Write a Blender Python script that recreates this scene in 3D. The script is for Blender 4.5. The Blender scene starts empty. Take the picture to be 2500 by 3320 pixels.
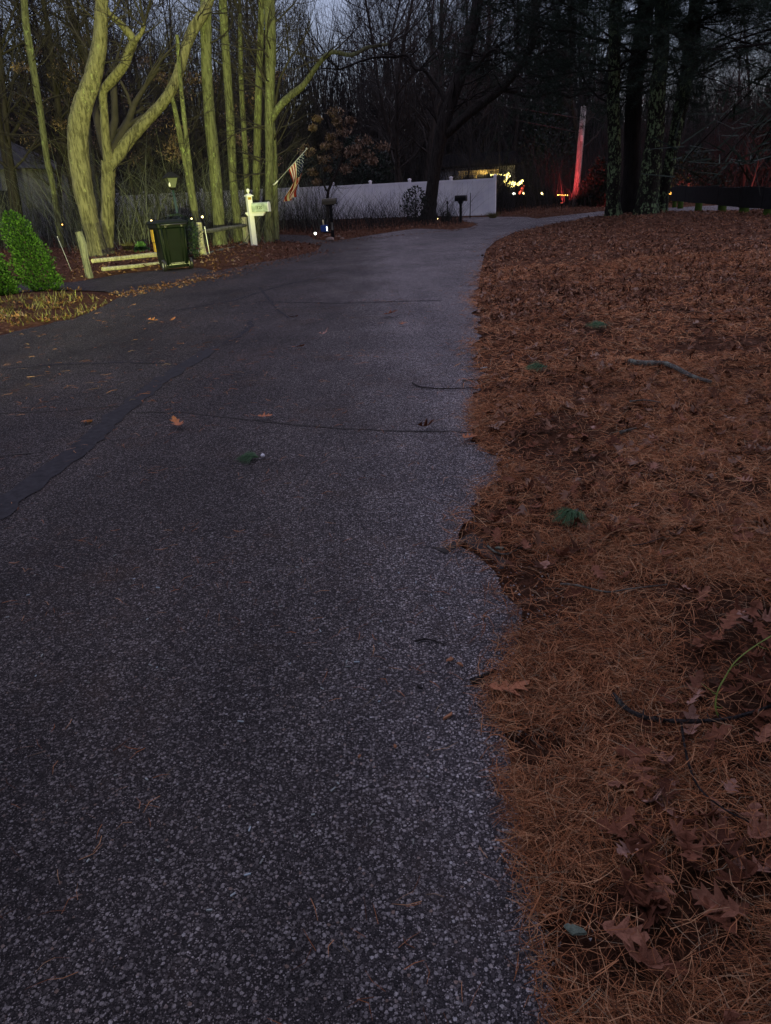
import bpy, math, random
import numpy as np
from mathutils import Vector, Matrix

SC = bpy.context.scene
COL = SC.collection
R = math.radians
rng = np.random.default_rng(7)
random.seed(7)

# ------------------------------------------------------------------ camera
CAM_H = 1.5
PITCH, ROLL, FPX = R(24.3), R(3.1), 2305.0
CX, CY = 1250.0, 1660.0
fwd = Vector((0, math.cos(PITCH), -math.sin(PITCH)))
up0 = Vector((0, math.sin(PITCH), math.cos(PITCH)))
rt0 = Vector((1, 0, 0))
rt = rt0 * math.cos(ROLL) - up0 * math.sin(ROLL)
up = up0 * math.cos(ROLL) + rt0 * math.sin(ROLL)
CPOS = Vector((0, 0, CAM_H))
cd = bpy.data.cameras.new('camera')
cam = bpy.data.objects.new('camera', cd)
COL.objects.link(cam)
M3 = Matrix((rt, up, -fwd)).transposed()
cam.matrix_world = Matrix.Translation(CPOS) @ M3.to_4x4()
cd.sensor_fit = 'HORIZONTAL'
cd.sensor_width = 36
cd.lens = 36 * FPX / 2500.0
cd.clip_start = 0.05
cd.clip_end = 1500
SC.camera = cam

# ------------------------------------------------------------------ world
w = bpy.data.worlds.new('World')
SC.world = w
w.use_nodes = True
nt = w.node_tree
sky = nt.nodes.new('ShaderNodeTexSky')
sky.sky_type = 'NISHITA'
sky.sun_disc = False
sky.sun_elevation = R(1.0)
sky.sun_rotation = R(110)
sky.ozone_density = 3.0
sky.dust_density = 0.6
bg = nt.nodes['Background']
# a thin overcast veil in front of the clear dusk sky, brighter overhead as any cloud deck is
tcw = nt.nodes.new('ShaderNodeTexCoord')
sxyz = nt.nodes.new('ShaderNodeSeparateXYZ')
nt.links.new(tcw.outputs['Generated'], sxyz.inputs[0])
mr = nt.nodes.new('ShaderNodeMapRange')
mr.inputs['From Min'].default_value = 0.0
mr.inputs['From Max'].default_value = 1.0
mr.inputs['To Min'].default_value = 0.24
mr.inputs['To Max'].default_value = 1.0
nt.links.new(sxyz.outputs[2], mr.inputs[0])
veil = nt.nodes.new('ShaderNodeMix')
veil.data_type = 'RGBA'
veil.blend_type = 'MULTIPLY'
veil.inputs[0].default_value = 1.0
vc = nt.nodes.new('ShaderNodeMix')
vc.data_type = 'RGBA'
vc.inputs[6].default_value = (0.86, 0.90, 1.34, 1)
vc.inputs[7].default_value = (1.16, 1.01, 1.20, 1)
nt.links.new(mr.outputs[0], vc.inputs[0])
nt.links.new(vc.outputs[2], veil.inputs[6])
nt.links.new(mr.outputs[0], veil.inputs[7])
tint = nt.nodes.new('ShaderNodeMix')
tint.data_type = 'RGBA'
tint.inputs[0].default_value = 0.72
nt.links.new(sky.outputs[0], tint.inputs[6])
nt.links.new(veil.outputs[2], tint.inputs[7])
nt.links.new(tint.outputs[2], bg.inputs[0])
bg.inputs[1].default_value = 0.15

sd = bpy.data.lights.new('dusk_sun', 'SUN')
sd.energy = 0.02
sd.angle = R(40)
sd.color = (1.0, 0.9, 0.85)
so = bpy.data.objects.new('dusk_sun', sd)
so.rotation_euler = (R(89), 0, R(-110))
COL.objects.link(so)

vs = SC.view_settings
vs.view_transform = 'Standard'
vs.look = 'None'
vs.exposure = 2.88
vs.gamma = 1.0
vs.use_curve_mapping = False


ENX = 1.0


def lamp_spot(name, loc, target, energy, color, size_deg, blend, radius):
    d = bpy.data.lights.new(name, 'SPOT')
    d.energy = energy * ENX
    d.color = color
    d.spot_size = R(size_deg)
    d.spot_blend = blend
    d.shadow_soft_size = radius
    o = bpy.data.objects.new(name, d)
    o.location = loc
    dr = Vector(target) - Vector(loc)
    o.rotation_euler = dr.to_track_quat('-Z', 'Y').to_euler()
    COL.objects.link(o)
    return o


def lamp_point(name, loc, energy, color, radius):
    d = bpy.data.lights.new(name, 'POINT')
    d.energy = energy * ENX
    d.color = color
    d.shadow_soft_size = radius
    o = bpy.data.objects.new(name, d)
    o.location = loc
    COL.objects.link(o)
    return o


# headlights of the car standing behind the photographer, turned towards the drive on the left
HEAD = (0.95, 1.0, 0.32)
lamp_spot('headlight_lamp', (-0.55, -5.0, 0.78), (-6.6, 18.0, 4.5), 4200, HEAD, 27, 0.42, 0.05)
lamp_spot('headlight_lamp', (0.75, -5.0, 0.78), (-5.4, 18.0, 4.5), 2500, HEAD, 27, 0.42, 0.05)


# ------------------------------------------------------------------ pixel helpers
def ray(px, py):
    return (fwd + rt * ((px - CX) / FPX) - up * ((py - CY) / FPX))


def G(px, py, z=0.0):
    d = ray(px, py)
    t = (z - CAM_H) / d.z
    return CPOS + d * t


def W(px, py, Y):
    d = ray(px, py)
    return CPOS + d * (Y / d.y)


def pxm(p):
    """pixels per metre at p"""
    return FPX / (Vector(p) - CPOS).dot(fwd)


# ------------------------------------------------------------------ scene graph helpers
def mesh_np(name, V, F, mats=None, mi=None, smooth=False):
    V = np.asarray(V, dtype=np.float32).reshape(-1, 3)
    F = np.asarray(F, dtype=np.int32)
    me = bpy.data.meshes.new(name)
    k = F.shape[1]
    me.vertices.add(len(V))
    me.vertices.foreach_set('co', V.ravel())
    me.loops.add(F.size)
    me.loops.foreach_set('vertex_index', F.ravel())
    me.polygons.add(len(F))
    me.polygons.foreach_set('loop_start', np.arange(0, F.size, k, dtype=np.int32))
    me.polygons.foreach_set('loop_total', np.full(len(F), k, dtype=np.int32))
    if mi is not None:
        me.polygons.foreach_set('material_index', np.asarray(mi, dtype=np.int32))
    me.polygons.foreach_set('use_smooth', np.full(len(F), smooth, dtype=bool))
    me.update(calc_edges=True)
    for m in (mats or []):
        me.materials.append(m)
    return me


def link(name, me, parent=None, **kw):
    o = bpy.data.objects.new(name, me)
    COL.objects.link(o)
    if parent:
        o.parent = parent
        # geometry is given in world coordinates unless the parent sits elsewhere
        o.matrix_parent_inverse = parent.matrix_world.inverted() if kw.get('world', True) else Matrix()
    return o


def tag(o, label=None, cat=None, group=None, kind=None):
    if label:
        o['label'] = label
    if cat:
        o['category'] = cat
    if group:
        o['group'] = group
    if kind:
        o['kind'] = kind
    return o


def thing(name, loc, label, cat, group=None, rz=0.0):
    o = bpy.data.objects.new(name, None)
    o.empty_display_size = 0.1
    COL.objects.link(o)
    o.location = loc
    o.rotation_euler = (0, 0, rz)
    return tag(o, label, cat, group)


def copy_thing(root, loc, rz=0.0, sc=(1, 1, 1), label=None, group=None):
    r = root.copy()
    COL.objects.link(r)
    r.location = loc
    r.rotation_euler = (0, 0, rz)
    r.scale = sc
    if label:
        r['label'] = label
    if group:
        r['group'] = group
    for c in root.children:
        d = c.copy()
        COL.objects.link(d)
        d.parent = r
        for g in c.children:
            h = g.copy()
            COL.objects.link(h)
            h.parent = d
    return r


class MB:
    """collects simple polygons into one mesh (any n-gon)"""
    def __init__(s):
        s.v, s.f = [], []

    def add(s, vs_, fs):
        b = len(s.v)
        s.v += [tuple(v) for v in vs_]
        s.f += [tuple(b + i for i in f) for f in fs]
        return s

    def box(s, c, d, rz=0.0, taper=1.0, mat=None):
        x, y, z = d[0] / 2, d[1] / 2, d[2] / 2
        P = []
        for sz in (-1, 1):
            t = taper if sz > 0 else 1.0
            for sx, sy in ((-1, -1), (1, -1), (1, 1), (-1, 1)):
                v = Vector((sx * x * t, sy * y * t, sz * z))
                if mat:
                    v = mat @ v
                else:
                    v = Matrix.Rotation(rz, 3, 'Z') @ v
                P.append(v + Vector(c))
        return s.add(P, [(3, 2, 1, 0), (4, 5, 6, 7), (0, 1, 5, 4), (1, 2, 6, 5), (2, 3, 7, 6), (3, 0, 4, 7)])

    def lathe(s, c, prof, n=16, cap=True):
        P = []
        for (r, z) in prof:
            for i in range(n):
                a = 2 * math.pi * i / n
                P.append((c[0] + r * math.cos(a), c[1] + r * math.sin(a), c[2] + z))
        F = []
        for k in range(len(prof) - 1):
            for i in range(n):
                j = (i + 1) % n
                F.append((k * n + i, k * n + j, (k + 1) * n + j, (k + 1) * n + i))
        if cap:
            F.append(tuple(range(n))[::-1])
            F.append(tuple((len(prof) - 1) * n + i for i in range(n)))
        return s.add(P, F)

    def tube(s, pts, rad, n=8):
        V, F = tube_arrays(pts, rad, n)
        s.add(V, [tuple(f) for f in F])
        k = len(pts)
        b = len(s.v) - len(V)
        s.f.append(tuple(b + i for i in range(n))[::-1])
        s.f.append(tuple(b + (k - 1) * n + i for i in range(n)))
        return s

    def build(s, name, mat, parent=None, smooth=False, bevel=0.0):
        me = bpy.data.meshes.new(name)
        me.from_pydata(s.v, [], s.f)
        me.update()
        if smooth:
            me.polygons.foreach_set('use_smooth', [True] * len(me.polygons))
        me.materials.append(mat)
        o = bpy.data.objects.new(name, me)
        COL.objects.link(o)
        if parent:
            o.parent = parent
        if bevel:
            b = o.modifiers.new('bevel', 'BEVEL')
            b.width = bevel
            b.segments = 2
            b.limit_method = 'ANGLE'
            b.angle_limit = R(40)
        return o


def tube_arrays(pts, rad, n=8, wob=0.0, seed=0):
    P = np.array([tuple(p) for p in pts], dtype=float)
    k = len(P)
    rad = np.broadcast_to(np.asarray(rad, dtype=float), (k,))
    T = np.gradient(P, axis=0)
    T /= np.linalg.norm(T, axis=1)[:, None] + 1e-9
    ref = np.array([1.0, 0, 0]) if abs(T[0][0]) < 0.8 else np.array([0, 1.0, 0])
    U = np.zeros_like(P)
    u = ref - T[0] * ref.dot(T[0])
    u /= np.linalg.norm(u)
    for i in range(k):
        u = u - T[i] * u.dot(T[i])
        u /= np.linalg.norm(u) + 1e-9
        U[i] = u
    Vv = np.cross(T, U)
    a = np.arange(n) / n * 2 * math.pi
    rr = rad[:, None] * np.ones((1, n))
    if wob:
        g = np.random.default_rng(seed)
        ph = g.uniform(0, 6.28, 5)
        s = np.arange(k)[:, None]
        rr = rr * (1 + wob * (np.sin(2 * a + ph[0] + s * .13) * .6 + np.sin(3 * a + ph[1] - s * .21) * .5 +
                              np.sin(5 * a + ph[2] + s * .33) * .35 + g.normal(0, .35, (k, n))))
    X = P[:, None, :] + rr[:, :, None] * (np.cos(a)[None, :, None] * U[:, None, :] + np.sin(a)[None, :, None] * Vv[:, None, :])
    V = X.reshape(-1, 3)
    i = np.arange(k - 1)[:, None] * n
    j = np.arange(n)[None, :]
    j2 = (j + 1) % n
    F = np.stack([i + j, i + j2, i + n + j2, i + n + j], -1).reshape(-1, 4)
    return V, F


def tubes_mesh(name, tubes, mats, smooth=True):
    """tubes: list of (pts, radii, sides[, wob])"""
    Vs, Fs, b = [], [], 0
    for q, t in enumerate(tubes):
        V, F = tube_arrays(t[0], t[1], t[2], t[3] if len(t) > 3 else 0.0, q)
        Vs.append(V)
        Fs.append(F + b)
        b += len(V)
    return mesh_np(name, np.concatenate(Vs), np.concatenate(Fs), mats, smooth=smooth)


def smooth_path(pts, rad, step=4):
    """Catmull-Rom resample"""
    P = [Vector(p) for p in pts]
    n = len(P)
    out, ro = [], []
    for i in range(n - 1):
        p0 = P[i - 1] if i > 0 else P[i] * 2 - P[i + 1]
        p3 = P[i + 2] if i + 2 < n else P[i + 1] * 2 - P[i]
        for s in range(step):
            t = s / step
            t2, t3 = t * t, t * t * t
            out.append(0.5 * ((2 * P[i]) + (P[i + 1] - p0) * t + (2 * p0 - 5 * P[i] + 4 * P[i + 1] - p3) * t2 +
                              (3 * P[i] - p0 - 3 * P[i + 1] + p3) * t3))
            ro.append(rad[i] * (1 - t) + rad[i + 1] * t)
    out.append(P[-1])
    ro.append(rad[-1])
    return out, ro


# ------------------------------------------------------------------ materials
class NT:
    def __init__(s, name):
        s.m = bpy.data.materials.new(name)
        s.m.use_nodes = True
        s.t = s.m.node_tree
        s.b = s.t.nodes['Principled BSDF']

    def n(s, typ, **kw):
        x = s.t.nodes.new(typ)
        for k, v in kw.items():
            if k.startswith('_'):
                setattr(x, k[1:], v)
            else:
                key = k.replace('__', ' ')
                x.inputs[key].default_value = v
        return x

    def l(s, a, b):
        s.t.links.new(a, b)

    def ramp(s, src, stops, interp='LINEAR'):
        x = s.t.nodes.new('ShaderNodeValToRGB')
        x.color_ramp.interpolation = interp
        e = x.color_ramp.elements
        while len(e) < len(stops):
            e.new(0.5)
        for k, (p, c) in enumerate(stops):
            e[k].position = p
            e[k].color = (*c, 1) if len(c) == 3 else c
        s.l(src, x.inputs[0])
        return x.outputs[0]

    def coord(s, out='Object', scale=(1, 1, 1)):
        tc = s.t.nodes.new('ShaderNodeTexCoord')
        mp = s.t.nodes.new('ShaderNodeMapping')
        mp.inputs['Scale'].default_value = scale
        s.l(tc.outputs[out], mp.inputs[0])
        return mp.outputs[0]

    def noise(s, vec, scale, detail=4, rough=0.6):
        x = s.n('ShaderNodeTexNoise', Scale=scale, Detail=detail, Roughness=rough)
        s.l(vec, x.inputs['Vector'])
        return x.outputs[0]

    def mix(s, fac, a, b, mode='MIX'):
        x = s.t.nodes.new('ShaderNodeMix')
        x.data_type = 'RGBA'
        x.blend_type = mode
        for sock, val in ((x.inputs[0], fac), (x.inputs[6], a), (x.inputs[7], b)):
            if isinstance(val, (int, float)):
                sock.default_value = val
            elif isinstance(val, tuple):
                sock.default_value = (*val, 1) if len(val) == 3 else val
            else:
                s.l(val, sock)
        return x.outputs[2]

    def math(s, op, a, b=None):
        x = s.t.nodes.new('ShaderNodeMath')
        x.operation = op
        for k, val in enumerate((a, b)):
            if val is None:
                continue
            if isinstance(val, (int, float)):
                x.inputs[k].default_value = val
            else:
                s.l(val, x.inputs[k])
        return x.outputs[0]

    def bump(s, h, strength=0.5, dist=0.01):
        x = s.n('ShaderNodeBump', Strength=strength, Distance=dist)
        s.l(h, x.inputs['Height'])
        s.l(x.outputs[0], s.b.inputs['Normal'])

    def col(s, c):
        if isinstance(c, tuple):
            s.b.inputs['Base Color'].default_value = (*c, 1)
        else:
            s.l(c, s.b.inputs['Base Color'])

    def set(s, rough=0.8, spec=0.5, metal=0.0):
        s.b.inputs['Roughness'].default_value = rough
        s.b.inputs['Specular IOR Level'].default_value = spec
        s.b.inputs['Metallic'].default_value = metal
        return s.m


def mat_plain(name, c, rough=0.7, var=0.25, scale=8.0, spec=0.4, metal=0.0, bump=0.15, bdist=0.004):
    q = NT(name)
    v = q.coord()
    f = q.noise(v, scale, 6, 0.65)
    lo = tuple(max(0, x * (1 - var)) for x in c)
    hi = tuple(min(1, x * (1 + var)) for x in c)
    q.col(q.ramp(f, [(0.3, lo), (0.7, hi)]))
    if bump:
        q.bump(q.noise(v, scale * 8, 4), bump, bdist)
    return q.set(rough, spec, metal)


def mat_emit(name, c, strength):
    q = NT(name)
    q.col((0.1, 0.1, 0.1))
    q.b.inputs['Emission Color'].default_value = (*c, 1)
    q.b.inputs['Emission Strength'].default_value = strength
    return q.set(0.5)


def mat_bark(name, dark, light, lichen=None, lich_amt=0.55, vs_=1.0, scale=9.0):
    q = NT(name)
    v = q.coord('Object', (1, 1, 0.16 * vs_))
    v2 = q.coord('Object', (1, 1, 0.8))
    f = q.noise(v, scale * 1.6, 8, 0.7)
    f2 = q.noise(v2, 3.0, 5, 0.7)
    base = q.ramp(f, [(0.40, dark), (0.56, light)])
    blot = q.ramp(f2, [(0.35, tuple(x * 0.62 for x in light)), (0.65, light)])
    c = q.mix(0.28, base, blot)
    if lichen:
        v3 = q.coord('Object', (1, 1, 0.55))
        f3 = q.noise(v3, 11.0, 6, 0.75)
        f4 = q.noise(v2, 1.6, 2, 0.5)
        k = q.ramp(q.math('ADD', q.math('MULTIPLY', f3, 0.75), q.math('MULTIPLY', f4, 0.25)),
                   [(lich_amt - 0.012, (0, 0, 0)), (lich_amt + 0.02, (1, 1, 1))])
        c = q.mix(k, c, lichen)
    q.col(c)
    q.bump(f, 1.0, 0.06)
    return q.set(0.95, 0.1)


M = {}
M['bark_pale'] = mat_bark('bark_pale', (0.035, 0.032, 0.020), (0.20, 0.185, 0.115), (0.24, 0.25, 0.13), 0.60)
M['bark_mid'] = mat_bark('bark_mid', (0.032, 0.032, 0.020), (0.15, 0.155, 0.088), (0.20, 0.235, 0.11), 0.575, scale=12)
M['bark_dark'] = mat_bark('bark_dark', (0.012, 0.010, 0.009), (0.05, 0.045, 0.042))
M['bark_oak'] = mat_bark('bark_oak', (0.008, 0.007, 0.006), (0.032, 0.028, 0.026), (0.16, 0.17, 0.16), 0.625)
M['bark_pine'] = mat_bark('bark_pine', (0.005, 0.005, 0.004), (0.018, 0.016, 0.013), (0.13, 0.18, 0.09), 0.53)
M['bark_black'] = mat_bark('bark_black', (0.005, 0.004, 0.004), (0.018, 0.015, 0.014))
M['bark_wood'] = mat_bark('bark_wood', (0.014, 0.012, 0.011), (0.045, 0.038, 0.034))
M['twig'] = mat_plain('twig_bark', (0.026, 0.021, 0.019), 0.9, 0.4, 3)
M['twig_lit'] = mat_plain('twig_bark_pale', (0.15, 0.13, 0.10), 0.9, 0.4, 3)  # brighter copy of the twig bark with headlight in its colour


def mat_island(name, stops, rough=0.75, spec=0.3, noise_scale=0.0, trans=0.0):
    q = NT(name)
    g = q.t.nodes.new('ShaderNodeNewGeometry')
    c = q.ramp(g.outputs['Random Per Island'], stops)
    if noise_scale:
        f = q.noise(q.coord(), noise_scale, 3)
        c = q.mix(q.ramp(f, [(0.3, (0, 0, 0)), (0.7, (1, 1, 1))]), q.mix(1.0, c, (0.55, 0.5, 0.5), 'MULTIPLY'), c)
    q.col(c)
    if trans:
        q.b.inputs['Transmission Weight'].default_value = 0
    return q.set(rough, spec)


M['needles'] = mat_island('dry_pine_needles', [(0.0, (0.0854, 0.0407, 0.0260)), (0.25, (0.2066, 0.0847, 0.0437)), (0.45, (0.4006, 0.1584, 0.0708)),
                                               (0.65, (0.5451, 0.2343, 0.1109)), (0.9, (0.6305, 0.3575, 0.1923)), (1.0, (0.2425, 0.2068, 0.1475))],
                          0.9, 0.08, 0.9)
M['leaves'] = mat_island('dry_oak_leaves', [(0.0, (0.0591, 0.0283, 0.0181)), (0.4, (0.1670, 0.0772, 0.0481)),
                                            (0.8, (0.2594, 0.1382, 0.0892)), (1.0, (0.3341, 0.2325, 0.1856))], 0.9, 0.10, 3.0)
M['leaf_marcescent'] = mat_island('brown_oak_leaves', [(0.0, (0.0728, 0.0433, 0.0281)), (0.6, (0.1821, 0.1176, 0.0771)), (1.0, (0.3151, 0.2222, 0.1544))], 0.7, 0.2)
M['pine_green'] = mat_island('pine_needles_green', [(0.0, (0.0070, 0.0155, 0.0098)), (1.0, (0.0187, 0.0360, 0.0224))], 0.7, 0.2)
M['sprig_green'] = mat_island('fresh_pine_sprig', [(0.0, (0.0207, 0.0661, 0.0266)), (1.0, (0.0728, 0.1777, 0.0687))], 0.5, 0.4)
M['arbor'] = mat_island('arborvitae_foliage', [(0.0, (0.0036, 0.0134, 0.0034)), (0.6, (0.0139, 0.0433, 0.0052)), (1.0, (0.0376, 0.0829, 0.0136))], 0.7, 0.2)
M['evergreen_dark'] = mat_island('dark_evergreen_leaves', [(0.0, (0.0072, 0.0134, 0.0106)), (1.0, (0.0200, 0.0368, 0.0231))], 0.5, 0.3)
M['fern'] = mat_island('fern_green', [(0.0, (0.0341, 0.0920, 0.0286)), (1.0, (0.0821, 0.1658, 0.0580))], 0.6, 0.3)
M['straw'] = mat_island('dry_straw_grass', [(0.0, (0.0384, 0.0325, 0.0136)), (0.5, (0.1077, 0.0937, 0.0325)), (1.0, (0.2304, 0.2243, 0.0980))], 0.8, 0.2)
M['red_twigs'] = mat_island('brush_twigs', [(0.0, (0.0096, 0.0101, 0.0094)), (1.0, (0.0422, 0.0396, 0.0400))], 0.9, 0.1)
M['pale_stems'] = mat_island('pale_brush_stems', [(0.0, (0.0228, 0.0252, 0.0221)), (0.6, (0.0769, 0.0792, 0.0652)), (1.0, (0.1839, 0.1964, 0.1652))], 0.9, 0.1)  # brighter copy of the brush stems, headlight put into the colour
M['chips'] = mat_island('pale_wood_chips', [(0.0, (0.1527, 0.1505, 0.1316)), (0.6, (0.3831, 0.4298, 0.4369)), (1.0, (0.4085, 0.4983, 0.5825))], 0.7, 0.3)


def mat_asphalt():
    q = NT('worn_asphalt')
    v = q.coord()
    # wobble the lookup so that stones are not neat cells
    wn = q.n('ShaderNodeTexNoise', Scale=160.0, Detail=2.0)
    q.l(v, wn.inputs['Vector'])
    vm = q.t.nodes.new('ShaderNodeVectorMath')
    vm.operation = 'MULTIPLY_ADD'
    q.l(wn.outputs[1], vm.inputs[0])
    vm.inputs[1].default_value = (.006, .006, .006)
    q.l(v, vm.inputs[2])

    def stones(scale, r0, r1, stops):
        va = q.n('ShaderNodeTexVoronoi', Scale=scale, Randomness=1.0)
        q.l(vm.outputs[0], va.inputs['Vector'])
        sep = q.t.nodes.new('ShaderNodeSeparateColor')
        q.l(va.outputs['Color'], sep.inputs[0])
        # each stone has its own size
        d = q.math('SUBTRACT', va.outputs['Distance'], q.math('MULTIPLY', sep.outputs[2], .28))
        mask = q.ramp(d, [(r0, (1, 1, 1)), (r1, (0, 0, 0))])
        return q.ramp(sep.outputs[0], stops), mask, sep.outputs[1]
    c1, m1, h1 = stones(104.0, .20, .32, [(0.0, (0.0285, 0.0270, 0.0280)), (0.35, (0.0950, 0.0880, 0.0880)), (0.66, (0.2185, 0.2070, 0.2020)),
                                          (0.93, (0.3800, 0.3650, 0.3600)), (0.975, (0.2470, 0.1800, 0.1400)), (1.0, (0.4940, 0.5000, 0.5000))])
    c2, m2, h2 = stones(235.0, .22, .42, [(0.0, (0.0285, 0.0270, 0.0280)), (0.5, (0.1140, 0.1030, 0.1030)), (0.9, (0.2850, 0.2650, 0.2600)), (1.0, (0.4750, 0.4600, 0.4500))])
    fs = q.noise(v, 420, 2)
    c = q.ramp(fs, [(0.35, (0.012, 0.011, 0.012)), (0.65, (0.0570, 0.0540, 0.0560))])
    c = q.mix(m2, c, c2)
    c = q.mix(m1, c, c1)
    # broad wear
    fw = q.noise(v, 0.55, 6, 0.6)
    c = q.mix(1.0, c, q.ramp(fw, [(0.3, (0.72, 0.71, 0.73)), (0.7, (1.22, 1.19, 1.2))]), 'MULTIPLY')
    fw2 = q.noise(q.coord('Object', (1, 0.3, 1)), 2.2, 7, 0.7)
    c = q.mix(1.0, c, q.ramp(fw2, [(0.3, (0.72, 0.72, 0.74)), (0.7, (1.2, 1.18, 1.16))]), 'MULTIPLY')
    # sky light painted in along the verge, the far lane an older darker paving
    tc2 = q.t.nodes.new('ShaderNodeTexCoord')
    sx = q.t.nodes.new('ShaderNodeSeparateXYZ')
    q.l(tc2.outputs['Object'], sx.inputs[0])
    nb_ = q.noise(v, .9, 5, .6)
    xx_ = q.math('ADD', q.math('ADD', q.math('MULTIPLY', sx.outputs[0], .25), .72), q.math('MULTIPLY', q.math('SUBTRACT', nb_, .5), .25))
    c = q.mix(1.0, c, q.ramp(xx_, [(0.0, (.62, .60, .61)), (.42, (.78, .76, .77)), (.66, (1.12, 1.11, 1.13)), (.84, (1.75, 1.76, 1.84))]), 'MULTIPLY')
    # brown dust and crushed needles in patches
    fd = q.noise(v, 1.3, 8, 0.75)
    c = q.mix(q.ramp(fd, [(0.52, (0, 0, 0)), (0.75, (.4, .4, .4))]), c, (0.1045, 0.0650, 0.0450))
    q.col(c)
    h = q.math('ADD', q.math('MULTIPLY', m1, q.math('ADD', h1, .5)), q.math('MULTIPLY', m2, .5))
    h = q.math('ADD', h, q.math('MULTIPLY', fs, 0.35))
    q.bump(h, 1.0, 0.007)
    return q.set(0.9, 0.12)


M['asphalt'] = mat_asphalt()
M['tar'] = mat_plain('tar_seal', (0.034, 0.033, 0.038), 0.9, 0.4, 22, 0.1, bump=0.5, bdist=0.004)
M['crack'] = mat_plain('crack_dirt', (0.045, 0.040, 0.039), 0.9, 0.5, 30, 0.2)


def mat_ground():
    q = NT('leaf_mould_ground')
    v = q.coord()
    va = q.n('ShaderNodeTexVoronoi', Scale=26.0)
    q.l(v, va.inputs['Vector'])
    sep = q.t.nodes.new('ShaderNodeSeparateColor')
    q.l(va.outputs['Color'], sep.inputs[0])
    c1 = q.ramp(sep.outputs[0], [(0.0, (0.03, 0.016, 0.012)), (0.5, (0.085, 0.04, 0.027)), (0.9, (0.15, 0.075, 0.05)), (1.0, (0.2, 0.13, 0.1))])
    f = q.noise(q.coord('Object', (1, 3, 1)), 60, 6, 0.75)
    c2 = q.ramp(f, [(0.3, (0.022, 0.012, 0.009)), (0.6, (0.13, 0.06, 0.033)), (0.8, (0.22, 0.11, 0.06))])
    c = q.mix(0.5, c1, c2)
    f2 = q.noise(v, 0.8, 5, 0.6)
    c = q.mix(1.0, c, q.ramp(f2, [(0.3, (0.7, 0.7, 0.72)), (0.7, (1.15, 1.1, 1.05))]), 'MULTIPLY')
    q.col(c)
    q.bump(q.math('ADD', f, sep.outputs[1]), 1.0, 0.02)
    return q.set(0.95, 0.04)


M['ground'] = mat_ground()
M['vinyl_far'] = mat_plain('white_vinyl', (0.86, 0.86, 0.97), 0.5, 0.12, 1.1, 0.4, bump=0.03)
M['vinyl'] = mat_plain('white_vinyl_post', (0.80, 0.80, 0.78), 0.4, 0.04, 4, 0.4, bump=0.02)
M['bin_green'] = mat_plain('dark_green_plastic', (0.0018, 0.0045, 0.0032), 0.5, 0.4, 6, 0.14, bump=0.35, bdist=0.008)
M['black_plastic'] = mat_plain('black_plastic', (0.012, 0.012, 0.013), 0.4, 0.3, 10, 0.5)
M['yellow'] = mat_plain('yellow_sticker', (0.38, 0.22, 0.01), 0.6, 0.3, 14)
M['rail'] = mat_bark('weathered_rail_wood', (0.16, 0.14, 0.10), (0.48, 0.45, 0.34), (0.36, 0.38, 0.22), 0.58, scale=14)
M['rail_grey'] = mat_bark('grey_weathered_wood', (0.05, 0.05, 0.045), (0.17, 0.17, 0.15))
M['box_green'] = mat_plain('algae_stained_metal', (0.42, 0.50, 0.38), 0.5, 0.45, 9, 0.4)
M['black'] = mat_plain('black_paint', (0.006, 0.0065, 0.007), 0.65, 0.3, 10, 0.15)
M['lampgreen'] = mat_plain('green_black_lamp_paint', (0.016, 0.035, 0.03), 0.4, 0.3, 10, 0.5)
M['olive'] = mat_plain('olive_brown_mailbox', (0.050, 0.044, 0.024), 0.5, 0.3, 8, 0.4)
M['blue'] = mat_plain('blue_plastic', (0.010, 0.045, 0.21), 0.45, 0.25, 8, 0.4)
M['cream'] = mat_plain('cream_paper', (0.6, 0.53, 0.30), 0.7, 0.2, 14)
M['rock'] = mat_plain('field_stone', (0.20, 0.15, 0.13), 0.85, 0.4, 12, 0.3, bump=0.6, bdist=0.01)
M['metal'] = mat_plain('brushed_pole_metal', (0.45, 0.46, 0.44), 0.4, 0.2, 12, 0.5)
M['flag_red'] = mat_plain('flag_red', (0.34, 0.035, 0.02), 0.8, 0.15, 20, 0.1)
M['flag_white'] = mat_plain('flag_white', (0.82, 0.70, 0.55), 0.8, 0.08, 20, 0.1)  # warm light on the flag put into its white
M['flag_blue'] = mat_plain('flag_blue', (0.012, 0.018, 0.05), 0.8, 0.15, 20, 0.1)
M['pole_wood'] = mat_bark('utility_pole_wood', (0.14, 0.12, 0.11), (0.38, 0.33, 0.30))
M['guard_dark'] = mat_plain('dark_creosote_board', (0.012, 0.012, 0.013), 0.8, 0.4, 6, 0.2, bump=0.4)
M['moss_post'] = mat_plain('mossy_post', (0.045, 0.075, 0.014), 0.9, 0.4, 9, 0.1, bump=0.5)  # green light on the posts put into their colour
M['siding'] = mat_plain('pale_siding', (0.26, 0.26, 0.29), 0.7, 0.1, 2, 0.3)
M['roof'] = mat_plain('dark_roof', (0.008, 0.008, 0.009), 0.9, 0.3, 5, 0.0)
M['pale_roof'] = mat_plain('weathered_pale_roof', (0.045, 0.045, 0.055), 0.9, 0.3, 5)
M['wood_tan'] = mat_plain('warm_painted_wall', (0.55, 0.42, 0.22), 0.8, 0.2, 3)
M['window_dark'] = mat_plain('dark_window_glass', (0.02, 0.022, 0.03), 0.15, 0.1, 3, 0.5, bump=0)
M['wire'] = mat_plain('black_cable', (0.012, 0.012, 0.014), 0.6, 0.1, 3)
M['stick'] = mat_bark('lichen_stick', (0.07, 0.065, 0.06), (0.22, 0.21, 0.19), (0.28, 0.30, 0.26), 0.55, vs_=6, scale=30)
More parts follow.
